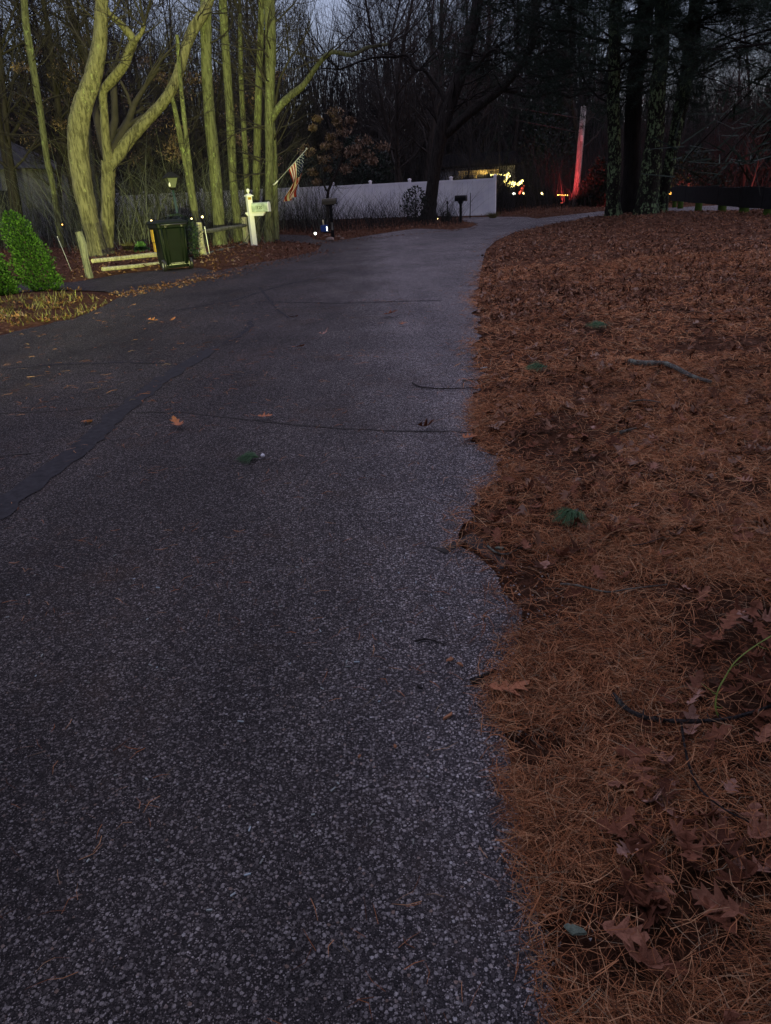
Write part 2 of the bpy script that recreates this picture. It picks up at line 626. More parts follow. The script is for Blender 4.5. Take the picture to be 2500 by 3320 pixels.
M['stick_dark'] = mat_bark('dark_stick', (0.02, 0.018, 0.018), (0.085, 0.075, 0.075), (0.16, 0.17, 0.15), 0.6, vs_=6, scale=40)
M['briar'] = mat_plain('green_briar_stem', (0.20, 0.27, 0.05), 0.5, 0.25, 20)
M['barkchip'] = mat_plain('orange_bark_flake', (0.36, 0.16, 0.08), 0.8, 0.3, 40)
M['lichen'] = mat_plain('grey_green_lichen', (0.20, 0.25, 0.20), 0.9, 0.4, 60, 0.2, bump=0.8, bdist=0.01)
M['foil'] = mat_plain('crumpled_white_wrapper', (0.7, 0.7, 0.85), 0.3, 0.3, 30, 0.6)
M['bulb_warm'] = mat_emit('warm_bulb', (1.0, 0.72, 0.28), 1.6)
M['bulb_yellow'] = mat_emit('yellow_string_bulb', (1.0, 0.80, 0.22), 2.4)
M['bulb_orange'] = mat_emit('orange_string_bulb', (1.0, 0.42, 0.08), 1.4)
M['bulb_red'] = mat_emit('red_string_bulb', (1.0, 0.12, 0.06), .6)
M['bulb_white'] = mat_emit('solar_bulb', (0.95, 1.0, 0.80), 1.2)

q = NT('lantern_frosted_glass')
q.col((0.10, 0.11, 0.085))
M['lantern_glass'] = q.set(0.35, 0.5)

# ------------------------------------------------------------------ road outline in metres
S = 2500 / 1666.0
right_edge = [(1230, 2500), (1205, 2212), (1180, 2050), (1142, 1900), (1132, 1800), (1110, 1700), (1096, 1600), (1068, 1545), (1060, 1490),
              (1106, 1440), (1124, 1365), (1088, 1285), (1072, 1240), (1034, 1203), (990, 1180), (992, 1150), (1014, 1100), (1034, 1062),
              (1084, 1034), (1088, 992), (1042, 966), (1024, 940), (1020, 900), (1022, 850), (1046, 812), (1034, 786), (1028, 750),
              (1036, 700), (1024, 660), (1034, 620), (1042, 570), (1050, 540), (1072, 520), (1112, 502), (1172, 489), (1245, 477), (1310, 470)]
road_pts = [G(x * S, y * S) for x, y in right_edge]
road_pts += [Vector((17, 31.6, 0)), Vector((28, 30.0, 0)), Vector((60, 26, 0)), Vector((60, 37, 0)), Vector((28, 38, 0)), Vector((19, 38.3, 0))]
far_edge = [(1960, 684), (1860, 695), (1798, 702), (1740, 709), (1705, 703), (1600, 703), (1500, 705), (1495, 716), (1549, 726), (1525, 738),
            (1468, 745), (1348, 741), (1250, 755), (1135, 774), (1075, 783), (1018, 776), (1000, 764), (907, 760), (880, 775), (907, 783), (1000, 790),
            (1042, 795), (1030, 812), (930, 838), (850, 850), (760, 868), (700, 880), (650, 868), (560, 872), (400, 888), (300, 905), (240, 915), (0, 925), (-300, 935)]
road_pts += [G(x, y) for x, y in far_edge]
road_pts += [G(x, y) for x, y in [(-300, 965), (0, 952), (190, 940), (340, 945), (392, 960), (340, 992), (250, 1030), (120, 1060), (0, 1088), (-300, 1130)]]
road_pts += [Vector((-9, 4, 0)), Vector((-11, -14, 0)), Vector((1.5, -14, 0)), Vector((0.9, -2, 0))]
POLY = np.array([(p.x, p.y) for p in road_pts])


def road_sd(X, Y):
    """signed distance to the road outline, positive outside"""
    A = POLY
    B = np.roll(POLY, -1, axis=0)
    d = np.full(X.shape, 1e9)
    ins = np.zeros(X.shape, dtype=bool)
    for (ax, ay), (bx, by) in zip(A, B):
        ex, ey = bx - ax, by - ay
        t = np.clip(((X - ax) * ex + (Y - ay) * ey) / (ex * ex + ey * ey + 1e-12), 0, 1)
        d = np.minimum(d, np.hypot(X - ax - t * ex, Y - ay - t * ey))
        if ay != by:
            c = ((ay > Y) != (by > Y)) & (X < (bx - ax) * (Y - ay) / (by - ay) + ax)
            ins ^= c
    return np.where(ins, -d, d)


def vnoise(X, Y, s, seed=0):
    g = np.random.default_rng(seed)
    T = g.random((64, 64))
    x, y = X / s, Y / s
    xi, yi = np.floor(x).astype(int), np.floor(y).astype(int)
    fx, fy = x - xi, y - yi
    fx, fy = fx * fx * (3 - 2 * fx), fy * fy * (3 - 2 * fy)
    a = T[xi % 64, yi % 64]
    b = T[(xi + 1) % 64, yi % 64]
    c = T[xi % 64, (yi + 1) % 64]
    d = T[(xi + 1) % 64, (yi + 1) % 64]
    return (a * (1 - fx) + b * fx) * (1 - fy) + (c * (1 - fx) + d * fx) * fy


def gheight(X, Y, sd=None):
    X = np.asarray(X, float)
    Y = np.asarray(Y, float)
    if sd is None:
        sd = road_sd(X, Y)
    ss = np.clip(sd / 0.6, 0, 1)
    h = -0.02 + ss * 0.055 + np.clip(sd, 0, 1) * (0.05 * (vnoise(X, Y, 0.7, 1) - .4) + 0.04 * (vnoise(X, Y, 0.23, 2) - .4))
    h += np.clip(sd / 4, 0, 1) * 0.10 * vnoise(X, Y, 3.5, 3)
    # the bank swells a little under the pines
    h += 0.16 * np.exp(-(((X - 10.3) / 2.6) ** 2 + ((Y - 27.8) / 4.0) ** 2)) * np.clip(sd / 1.0, 0, 1)
    return h


def gh(x, y):
    return float(gheight(np.array([x]), np.array([y]))[0])


def nonuni(a, b, fine0, fine1, step, n_out, grow):
    c = list(np.arange(fine0, fine1, step))
    v, st = fine1, step
    while v < b:
        c.append(v)
        st *= grow
        v += st
    c.append(b)
    lo = []
    v, st = fine0 - step, step
    while v > a:
        lo.append(v)
        st *= grow
        v -= st
    lo.append(a)
    return np.array(lo[::-1] + c)


def GG(px, py, off=0.0):
    """point on the real ground surface seen at this pixel"""
    z = 0.0
    for _ in range(4):
        p_ = G(px, py, z)
        z = max(.004, gh(p_.x, p_.y))
    p_.z = z + off
    return p_


xs = nonuni(-400, 400, -3, 4.5, 0.06, 0, 1.06)
ys = nonuni(-200, 700, 0.3, 8, 0.06, 0, 1.045)
XX, YY = np.meshgrid(xs, ys, indexing='ij')
ZZ = gheight(XX, YY)
nx, ny = XX.shape
V = np.stack([XX, YY, ZZ], -1).reshape(-1, 3)
ii, jj = np.meshgrid(np.arange(nx - 1), np.arange(ny - 1), indexing='ij')
F = np.stack([ii * ny + jj, (ii + 1) * ny + jj, (ii + 1) * ny + jj + 1, ii * ny + jj + 1], -1).reshape(-1, 4)
ground = link('ground', mesh_np('ground', V, F, [M['ground']], smooth=True))
tag(ground, kind='structure')


def jitter_outline(pts, amp=0.02, step=0.09, maxy=12):
    out = []
    n = len(pts)
    for i in range(n):
        a, b = pts[i], pts[(i + 1) % n]
        out.append(a)
        L = (b - a).length
        if max(a.y, b.y) < maxy and min(a.y, b.y) > 0 and L > step:
            k = int(L / step)
            for j in range(1, k):
                p = a.lerp(b, j / k)
                d = Vector((-(b - a).y, (b - a).x, 0)).normalized()
                s = 0.04 * math.sin(j * 0.7 + i) + random.gauss(0, amp)
                out.append(p + d * s)
    return out


ro = jitter_outline(road_pts)
me = bpy.data.meshes.new('road')
me.from_pydata([(p.x, p.y, 0.004) for p in ro], [], [tuple(range(len(ro)))])
me.update()
import bmesh
bm = bmesh.new()
bm.from_mesh(me)
bmesh.ops.triangulate(bm, faces=bm.faces[:])
bmesh.ops.recalc_face_normals(bm, faces=bm.faces[:])
for f in bm.faces:
    if f.normal.z < 0:
        f.normal_flip()
bm.to_mesh(me)
bm.free()
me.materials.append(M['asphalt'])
road = link('road', me)
tag(road, kind='structure')


def strip(name, pxpts, width, z, mat, parent=None, rag=0.3, wjit=None, seed=0):
    """a ragged flat strip lying on the road along a line"""
    g = random.Random(seed)
    P = [G(x, y) for x, y in pxpts]
    pts, wd = smooth_path(P, [1] * len(P), 1)
    fine = []
    for a, b in zip(P[:-1], P[1:]):
        k = max(2, int((b - a).length / max(0.05, width * 0.5)))
        for j in range(k):
            fine.append(a.lerp(b, j / k))
    fine.append(P[-1])
    vv, ff = [], []
    n = len(fine)
    for i, p in enumerate(fine):
        t = (fine[min(i + 1, n - 1)] - fine[max(i - 1, 0)]).normalized()
        s = Vector((-t.y, t.x, 0))
        end = min(1, i / 3 + .15, (n - 1 - i) / 3 + .15)
        wl = width * .5 * (1 + g.gauss(0, rag)) * end
        wr = width * .5 * (1 + g.gauss(0, rag)) * end
        off = s * g.gauss(0, width * rag * .6)
        vv.append((p + off + s * max(.002, wl)).to_tuple()[:2] + (z,))
        vv.append((p + off - s * max(.002, wr)).to_tuple()[:2] + (z,))
    for i in range(n - 1):
        ff.append((2 * i + 1, 2 * i + 3, 2 * i + 2, 2 * i))
    me = bpy.data.meshes.new(name)
    me.from_pydata(vv, [], ff)
    me.update()
    me.materials.append(mat)
    o = link(name, me, parent)
    tag(o, kind='structure' if not parent else None)
    return o


strip('tar_strip', [(-120, 1760), (0, 1655), (130, 1555), (260, 1455), (400, 1330), (520, 1235), (640, 1165), (700, 1125)], 0.17, 0.009, M['tar'], road, 0.12, seed=1)
strip('road_crack', [(330, 1350), (400, 1341), (480, 1338), (600, 1337), (700, 1352), (830, 1365), (930, 1376), (1100, 1392), (1300, 1400), (1560, 1404)], 0.02, 0.008, M['crack'], road, 0.5, seed=2)
strip('road_crack', [(-50, 1345), (90, 1337), (200, 1335), (300, 1322), (420, 1318)], 0.02, 0.008, M['crack'], road, 0.5, seed=3)
strip('road_crack', [(-60, 1490), (60, 1475), (150, 1466)], 0.02, 0.0085, M['crack'], road, 0.5, seed=4)
strip('road_crack', [(810, 1040), (815, 1058), (790, 1080), (720, 1120)], 0.05, 0.008, M['tar'], road, 0.4, seed=5)
strip('road_crack', [(830, 978), (960, 982), (1100, 985), (1260, 980), (1440, 975)], 0.045, 0.008, M['tar'], road, 0.4, seed=6)
strip('road_crack', [(940, 1035), (900, 1005), (870, 970), (840, 930)], 0.03, 0.0085, M['tar'], road, 0.4, seed=7)
strip('road_crack', [(560, 1010), (760, 975), (900, 930), (1040, 900)], 0.05, 0.008, M['tar'], road, 0.4, seed=8)
strip('road_crack', [(0, 1200), (170, 1185), (380, 1178), (560, 1180)], 0.03, 0.008, M['tar'], road, 0.5, seed=9)
strip('road_crack', [(1400, 1770), (1470, 1765), (1530, 1775), (1590, 1800), (1625, 1850)], 0.10, 0.0085, M['crack'], road, 0.6, seed=10)

# ------------------------------------------------------------------ litter
def scatter_right(n, y0, y1, power=1.0, edge=0.0, soft=0.035):
    """points on the litter bank right of the road, inside a margin round the view"""
    out = []
    m = 0
    while m < n:
        k = (n - m) * 6 + 100
        y = y0 + (y1 - y0) * rng.random(k) ** power
        x = rng.uniform(-0.3, 1, k) * (y * 0.62 + 0.9)
        sd = road_sd(x, y)
        ok = (sd > edge - rng.exponential(soft, k)) & (x > 0.25)
        p = np.stack([x[ok], y[ok]], -1)
        out.append(p)
        m += len(p)
    return np.concatenate(out)[:n]


def needle_arrays(P, L, wd, zoff, tilt=0.22, bend=0.12):
    n = len(P)
    a = rng.uniform(0, 2 * math.pi, n)
    # neighbours share a general direction
    a = np.where(rng.random(n) < .35, np.round(a * 2) / 2 * .3 + 5 * vnoise(P[:, 0], P[:, 1], 0.12, 9), a)
    L = L * rng.uniform(0.6, 1.15, n)
    d = np.stack([np.cos(a), np.sin(a), rng.normal(0, tilt, n)], -1)
    s = np.stack([-np.sin(a), np.cos(a), rng.normal(0, .5, n)], -1)
    s /= np.linalg.norm(s, axis=1)[:, None]
    z = gheight(P[:, 0], P[:, 1])
    z = np.maximum(z, 0.004) + zoff + rng.exponential(0.008, n) + np.abs(d[:, 2]) * L * .5
    c = np.stack([P[:, 0], P[:, 1], z], -1)
    bnd = s * (rng.normal(0, bend, n) * L)[:, None]
    p0 = c - d * (L / 2)[:, None]
    p2 = c + d * (L / 2)[:, None]
    p1 = c + bnd + np.array([0, 0, 0.004])
    w_ = (wd * rng.uniform(0.7, 1.3, n))[:, None] * s * .5
    V = np.stack([p0 - w_, p0 + w_, p1 - w_ * 1.1, p1 + w_ * 1.1, p2 - w_ * .4, p2 + w_ * .4], 1)
    b = (np.arange(n) * 6)[:, None]
    F = np.concatenate([b + np.array([[0, 1, 3, 2]]), b + np.array([[2, 3, 5, 4]])], 0)
    return V.reshape(-1, 3), F


def cat_arrays(parts):
    Vs, Fs, b = [], [], 0
    for V, F in parts:
        Vs.append(V)
        Fs.append(F + b)
        b += len(V)
    return np.concatenate(Vs), np.concatenate(Fs)


def thin_out(P, seed, lo=.35):
    k = vnoise(P[:, 0], P[:, 1], 0.55, seed) * .6 + vnoise(P[:, 0], P[:, 1], 0.2, seed + 1) * .4
    # less needles in the near right corner where the leaves lie
    sdist = road_sd(P[:, 0], P[:, 1])
    # a bare gritty hollow where the asphalt bulges out
    hol = G(1150 * 1.5, 1300 * 1.5)
    dh = np.hypot((P[:, 0] - hol.x) / .26, (P[:, 1] - hol.y) / .34)
    P = P[rng.random(len(P)) < np.clip((dh - .35) * 1.3, .10, 1)]
    k = vnoise(P[:, 0], P[:, 1], 0.55, seed) * .6 + vnoise(P[:, 0], P[:, 1], 0.2, seed + 1) * .4
    sdist = road_sd(P[:, 0], P[:, 1])
    fade = np.where(P[:, 1] < 2.2, np.clip(1.25 - (sdist - .25) * 1.1, .2, 1), 1)
    return P[(rng.random(len(P)) < np.clip((k - lo) * 4, .12, 1) * fade)]


parts = []
P = thin_out(scatter_right(30000, 0.5, 1.5, 0.8), 14, .25)
parts.append(needle_arrays(P, np.full(len(P), .08), np.full(len(P), .0013), .004))
P = thin_out(scatter_right(60000, 1.2, 2.9, 0.8), 11, .28)
parts.append(needle_arrays(P, np.full(len(P), .085), np.full(len(P), .0016), .004))
P = thin_out(scatter_right(90000, 2.4, 6.0, 0.8), 12, .28)
parts.append(needle_arrays(P, np.full(len(P), .09), np.full(len(P), .0022), .004))
P = thin_out(scatter_right(90000, 5.6, 14, 0.85, soft=.08), 13, .28)
parts.append(needle_arrays(P, np.full(len(P), .11), np.full(len(P), .004), .006))
P = scatter_right(15000, 12, 33, 1.3, soft=.12)
parts.append(needle_arrays(P, np.full(len(P), .13), np.full(len(P), .006), .01))
P = scatter_right(3800, .5, 3.6, 1.0, edge=.1)
parts.append(needle_arrays(P, np.full(len(P), .09), np.full(len(P), .0015), .034))
V, F = cat_arrays(parts)
o = link('pine_needle_litter', mesh_np('pine_needle_litter', V, F, [M['needles']]))
tag(o, 'orange brown carpet of fallen pine needles beside the asphalt', 'pine needles', kind='stuff')


# oak leaf prototypes --------------------------------------------------
def oak_leaf(seed, n=13, size=0.12, curl=0.3):
    """red oak leaf: three or four pointed lobes a side, deep round sinuses, petiole"""
    g = random.Random(seed)
    mid, lf, rg = [], [], []
    cu, cv, tw = g.gauss(.2, curl), g.gauss(0.3, curl), g.gauss(0, .5)
    if n >= 11:
        # (t, half width, forward shift)
        prof = [(0, .010, 0), (.13, .012, 0), (.17, .10, .0), (.26, .22, .10), (.34, .085, .0), (.40, .10, 0), (.52, .34, .12), (.60, .11, .0),
                (.66, .11, 0), (.76, .25, .11), (.83, .09, 0), (.91, .11, .02), (1.0, .006, 0)]
    else:
        prof = [(0, .01, 0), (.2, .18, .06), (.36, .09, 0), (.55, .32, .1), (.68, .11, 0), (.85, .16, .05), (1, .01, 0)]
    n = len(prof)
    for (t, hw, fs) in prof:
        wl = hw * g.uniform(.82, 1.2)
        wr = hw * g.uniform(.82, 1.2)
        x = t - .5
        z = cv * (x * x) * 1.3
        mid.append((x, 0, z))
        lf.append((x + fs, wl, z + wl * wl * cu * 2.4 + wl * (.08 + tw * x)))
        rg.append((x + fs * g.uniform(.7, 1.2), -wr, z + wr * wr * cu * 2.4 + wr * (.08 - tw * x)))
    V = np.array(mid + lf + rg) * size
    F = []
    for i in range(n - 1):
        F.append((i, i + 1, n + i + 1, n + i))
        F.append((2 * n + i, 2 * n + i + 1, i + 1, i))
    return V, np.array(F)


def leaf_shell(V, F, th=0.0007):
    """thin but closed-looking: second skin just below"""
    V2 = V.copy()
    V2[:, 2] -= th
    F2 = F[:, ::-1] + len(V)
    return np.concatenate([V, V2]), np.concatenate([F, F2])


def place_many(protos, P, sizes, zoff, tilt=.25, zf=None):
    n = len(P)
    which = rng.integers(0, len(protos), n)
    Vs, Fs, b = [], [], 0
    z = gheight(P[:, 0], P[:, 1]) if P.shape[1] == 2 else P[:, 2]
    if P.shape[1] == 2:
        z = np.maximum(z, .006) + zoff
    for k, (V, F) in enumerate(protos):
        idx = np.where(which == k)[0]
        m = len(idx)
        if not m:
            continue
        a = rng.uniform(0, 2 * math.pi, m)
        tx, ty = rng.normal(0, tilt, m), rng.normal(0, tilt, m)
        ca, sa = np.cos(a), np.sin(a)
        X = V[None, :, 0] * sizes[idx][:, None]
        Yv = V[None, :, 1] * sizes[idx][:, None]
        Z = V[None, :, 2] * sizes[idx][:, None]
        # tilt
        Z2 = Z + X * np.sin(tx)[:, None] + Yv * np.sin(ty)[:, None]
        X2 = X * np.cos(tx)[:, None]
        Y2 = Yv * np.cos(ty)[:, None]
        x = X2 * ca[:, None] - Y2 * sa[:, None] + P[idx, 0][:, None]
        y = X2 * sa[:, None] + Y2 * ca[:, None] + P[idx, 1][:, None]
        zz = Z2 + z[idx][:, None] + (rng.random(m) * .012)[:, None]
        Vs.append(np.stack([x, y, zz], -1).reshape(-1, 3))
        Fs.append((F[None] + (b + np.arange(m) * len(V))[:, None, None]).reshape(-1, F.shape[1]))
        b += m * len(V)
    return np.concatenate(Vs), np.concatenate(Fs)


lo_leaves = [oak_leaf(s, 7, 1.0, .6) for s in range(6)]
mid_leaves = [oak_leaf(20 + s, 11, 1.0, .4) for s in range(6)]
parts = []
P = scatter_right(2700, 2.6, 12.5, 0.9, edge=.12, soft=.02)
parts.append(place_many(mid_leaves, P, rng.uniform(.055, .12, len(P)), .022, .3))
P = scatter_right(19000, 8.5, 34, 1.1, edge=.1, soft=.05)
kq = vnoise(P[:, 0], P[:, 1], 1.1, 41) * .5 + vnoise(P[:, 0], P[:, 1], .35, 42) * .5
P = P[rng.random(len(P)) < np.clip((kq - .22) * 2.6, .08, 1)]
parts.append(place_many(lo_leaves, P, rng.uniform(.05, .12, len(P)), .010, .45))
# litter along the far verges and under the left trees
k = 40000
x = rng.uniform(-22, 22, k)
y = rng.uniform(14.5, 50, k)
sd = road_sd(x, y)
ok = (sd > 0.02 - rng.exponential(.05, k)) & ((x < 2) | (y > 33))
P = np.stack([x[ok], y[ok]], -1)
parts.append(place_many(lo_leaves, P, rng.uniform(.07, .13, len(P)), .012, .3))
# a windrow of leaves and needles along the drive and in front of the white mailbox
for (pa, pb, wd, n_) in (((380, 962), (720, 893), .28, 520), ((700, 892), (1040, 815), .45, 420), ((905, 800), (1130, 782), .35, 150), ((1140, 780), (1540, 742), .15, 140)):
    a, b2 = G(*pa), G(*pb)
    t = rng.random(n_)
    x = a.x + (b2.x - a.x) * t + rng.normal(0, wd, n_)
    y = a.y + (b2.y - a.y) * t + rng.normal(0, wd, n_)
    P = np.stack([x, y], -1)
    parts.append(place_many(lo_leaves, P, rng.uniform(.04, .085, n_), .006, .2))
V, F = cat_arrays(parts)
o = link('oak_leaf_litter', mesh_np('oak_leaf_litter', V, F, [M['leaves']]))
tag(o, 'brown carpet of fallen oak leaves on the bank and verges', 'leaf litter', kind='stuff')

# near leaves: each one an object of its own under the ground
near_meshes = []
for s in range(10):
    V, F = leaf_shell(*oak_leaf(50 + s, 11, 1.0, .45))
    near_meshes.append(mesh_np('fallen_leaf', V, F, [M['leaves']]))


def rnd_mat(name, stops):
    q = NT(name)
    oi = q.t.nodes.new('ShaderNodeObjectInfo')
    c = q.ramp(oi.outputs['Random'], stops)
    f = q.noise(q.coord(), 6, 4)
    c = q.mix(q.ramp(f, [(0.3, (0, 0, 0)), (0.7, (1, 1, 1))]), q.mix(1.0, c, (0.6, 0.55, 0.55), 'MULTIPLY'), c)
    q.col(c)
    q.bump(q.noise(q.coord(), 30, 3), .3, .05)
    return q.set(0.85, 0.12)


M['leaf_near'] = rnd_mat('fallen_oak_leaf', [(0.0, (0.0891, 0.0330, 0.0196)), (0.45, (0.2277, 0.0891, 0.0529)), (0.8, (0.3410, 0.1584, 0.1035)), (1.0, (0.4554, 0.2783, 0.2254))])
M['leaf_tan'] = mat_plain('tan_oak_leaf', (0.38, 0.155, 0.085), 0.8, 0.3, 12, 0.1)
for m_ in near_meshes:
    m_.materials.clear()
    m_.materials.append(M['leaf_near'])
Pn = []
# dense drift in the near right corner, scattered further up
A = scatter_right(2600, 0.6, 2.3, 1.0, edge=.12, soft=.02)
A = A[(road_sd(A[:, 0], A[:, 1]) > .10 + .30 * vnoise(A[:, 0], A[:, 1], .5, 4) + np.clip(A[:, 1] - 1.3, 0, 1) * .35) & (A[:, 0] < A[:, 1] * .54 + .50)][:200]
B = scatter_right(400, 2.3, 4.6, 1.0, edge=.15, soft=.02)
B = B[B[:, 0] < B[:, 1] * .56 + .4][:100]
A = np.concatenate([A, B])
zA = np.maximum(gheight(A[:, 0], A[:, 1]), .005)
for i, (x, y) in enumerate(A):
    o = bpy.data.objects.new('fallen_leaf', near_meshes[i % len(near_meshes)])
    COL.objects.link(o)
    o.parent = ground
    s = random.uniform(.07, .12)
    o.scale = (s, s, s)
    o.location = (x, y, zA[i] + .018 + random.random() * .03)
    o.rotation_euler = (random.gauss(0, .3), random.gauss(0, .3), random.uniform(0, 6.28))

# named leaves lying on the road
road_leaves = [
    (1642, 2258, .135, .2, 'large tan oak leaf at the asphalt edge below the bark piece', 'leaf_tan'),
    (580, 1392, .13, 2.2, 'pale orange oak leaf on the road above the left crack end', 'leaf_tan'),
    (858, 1363, .11, .4, 'reddish oak leaf lying on the thin road crack', 'leaf_tan'),
    (282, 1375, .11, 1.3, 'brown oak leaf just left of the dark tar strip', 'leaf_tan'),
    (1520, 1432, .11, .5, 'brown oak leaf at the road edge beside the washed notch', 'leaf_tan'),
    (1380, 1398, .12, .1, 'flat dull oak leaf on the right end of the road crack', 'leaf_near'),
    (496, 1048, .15, .1, 'curled yellowish leaf on the road below the wheeled bin', 'leaf_tan'),
    (562, 1045, .12, 1.2, 'small yellowish leaf right of the curled one on the road', 'leaf_tan'),
    (965, 1135, .14, .2, 'reddish leaf alone in the middle of the road', 'leaf_tan'),
    (1050, 1092, .12, .2, 'dark leaf in the middle of the road above the reddish one', 'leaf_near'),
    (1300, 1060, .12, 1.2, 'brown leaf standing on the road right of the middle', 'leaf_tan'),
    (955, 1040, .16, 3.0, 'long dark leaf on the road below the fork of cracks', 'leaf_near'),
    (1265, 1030, .2, .1, 'dark twig like leaf on the road near the right verge', 'leaf_near'),
]
for i, (px, py, s, rz, lab, mt) in enumerate(road_leaves):
    p = G(px, py)
    me = near_meshes[i % 10].copy()
    me.materials.clear()
    me.materials.append(M[mt])
    o = bpy.data.objects.new('oak_leaf', me)
    COL.objects.link(o)
    o.location = (p.x, p.y, .03 * s / .12 + .004)
    o.scale = (s * 1.15,) * 3
    o.rotation_euler = (random.gauss(0, .15), random.gauss(0, .15), rz)
    tag(o, lab, 'leaf', 'oak leaves on the road')

# needles and chips strewn over the asphalt
n = 3400
y = 0.8 + 11 * rng.random(n) ** 1.1
x = rng.uniform(-.62, .5, n) * (y + .9)
kk = vnoise(x, y, .5, 21) > .42
P = np.stack([x[kk], y[kk]], -1)
V1 = needle_arrays(P, np.where(P[:, 1] > 4, .085, .06) * np.ones(len(P)), .0011 + P[:, 1] * .00028, .0, .03, .12)
parts = [V1]
n = 2600
# spill next to the bank edge
y = 0.7 + 9 * rng.random(n) ** .9
x = rng.uniform(-.2, .6, n) * (y + .9)
sd = road_sd(x, y)
kk = (sd < 0) & (sd > -rng.exponential(.10, n)) & (rng.random(n) < .45)
P = np.stack([x[kk], y[kk]], -1)
parts.append(needle_arrays(P, np.full(len(P), .085), .0013 + P[:, 1] * .00028, .0, .04, .1))
# yellowish straw on the left of the road in the headlight beam
n = 130
a, b2 = G(150, 1150), G(700, 950)
y = rng.uniform(5.2, 12.5, n)
x = -y * rng.uniform(.18, .60, n)
P = np.stack([x, y], -1)
parts.append(needle_arrays(P, np.full(n, .11), np.full(n, .0045), .002, .05, .1))
V, F = cat_arrays(parts)
o = link('scattered_needles', mesh_np('scattered_needles', V, F, [M['needles']]))
tag(o, 'loose dry pine needles strewn over the asphalt', 'pine needles', kind='stuff')

n = 70
y = rng.uniform(1.1, 3.0, n)
x = rng.uniform(-.6, .1, n) * (y + .6)
parts = []
for i in range(n):
    L_ = rng.uniform(.006, .02)
    mb = MB().box((0, 0, 0), (L_, .0035, .003), rz=rng.uniform(0, 3.14))
    V = np.array(mb.v) + np.array([x[i], y[i], .0065])
    parts.append((V, np.array(mb.f)))
V, F = cat_arrays(parts)
o = link('wood_chips', mesh_np('wood_chips', V, F, [M['chips']]))
tag(o, 'tiny pale wood chips and grit strewn on the near asphalt', 'wood chips', kind='stuff')


# crumbled stones along the broken edge of the paving
n = 9000
y = rng.uniform(.8, 7.5, n) ** 1.0
x = rng.uniform(.1, 1.0, n)
sd = road_sd(x, y)
hol = G(1150 * 1.5, 1300 * 1.5)
ok = (np.abs(sd - .01) < rng.exponential(.035, n)) | ((np.hypot((x - hol.x) / .22, (y - hol.y) / .30) < 1) & (rng.random(n) < .5))
x, y, sd = x[ok], y[ok], sd[ok]
n = len(x)
z = np.maximum(gheight(x, y), .004)
base = np.array([[1, 0, 0], [-.5, .87, 0], [-.5, -.87, 0], [0, 0, .7], [0, 0, -.5]])
r = (rng.uniform(.002, .0065, n) * (1 + .12 * y))[:, None, None]
V = base[None] * r * rng.uniform(.6, 1.3, (n, 5, 3))
a = rng.uniform(0, 6.28, n)
V = np.stack([V[..., 0] * np.cos(a)[:, None] - V[..., 1] * np.sin(a)[:, None], V[..., 0] * np.sin(a)[:, None] + V[..., 1] * np.cos(a)[:, None], V[..., 2]], -1)
V = V + np.stack([x, y, z + .002], -1)[:, None, :]
F = (np.arange(n) * 5)[:, None, None] + np.array([[0, 1, 3], [1, 2, 3], [2, 0, 3], [1, 0, 4], [2, 1, 4], [0, 2, 4]])[None]
M['grit'] = mat_island('loose_grit', [(0.0, (0.04, 0.036, 0.036)), (0.5, (0.13, 0.115, 0.11)), (0.92, (0.30, 0.27, 0.27)), (1.0, (0.5, 0.47, 0.46))], 0.9, 0.2)
o = link('loose_gravel', mesh_np('loose_gravel', V.reshape(-1, 3), F.reshape(-1, 3), [M['grit']]))
tag(o, 'loose crumbled gravel along the broken right edge of the asphalt', 'gravel', kind='stuff')

# ------------------------------------------------------------------ pine sprigs, sticks, chips
def sprig(px, py, L, rz, label, n=70, z0=0.0, bud=False):
    p = GG(px, py)
    root = thing('pine_sprig', (p.x, p.y, p.z + (.03 if z0 else .0)), label, 'pine sprig', 'green pine sprigs on the ground', rz)
    ts = []
    for i in range(n):
        a = random.gauss(math.pi, .55)
        el = random.uniform(.02, .5)
        l = L * random.uniform(.6, 1.05)
        d = Vector((math.cos(a) * math.cos(el), math.sin(a) * math.cos(el), math.sin(el)))
        s = Vector((random.uniform(-.02, .01), random.gauss(0, .006), .018))
        m1 = s + d * l * .5 + Vector((0, 0, .004))
        e = s + d * l
        e.z = max(.002, e.z * .25)
        ts.append(([s, m1, e], [.0011, .0013, .0005], 4))
    o = bpy.data.objects.new('needles', tubes_mesh('needles', ts, [M['sprig_green']]))
    COL.objects.link(o)
    o.parent = root
    mb = MB().tube([(-.02, 0, .015), (0, 0, .018), (.03, .004, .02)], [.003, .004, .005], 8)
    mb.build('twig', M['stick'], root, True)
    if bud:
        MB().lathe((.035, .004, .012), [(.003, 0), (.012, .004), (.014, .012), (.008, .02), (.002, .024)], 10).build('bud', M['foil'], root, True)


sprig(835, 1490, .13, 0.15, 'green pine needle tuft with pale bud on the bare road', 110, bud=True)
sprig(1865, 1690, .14, 0.9, 'dark green pine tuft half buried in the needle litter', 150, .04)
sprig(1960, 1068, .2, 0.3, 'green pine tuft on the far part of the brown bank', 110, .05)
sprig(1765, 1207, .17, 0.3, 'small green pine tuft near the road edge left of the curved stick', 90, .05)


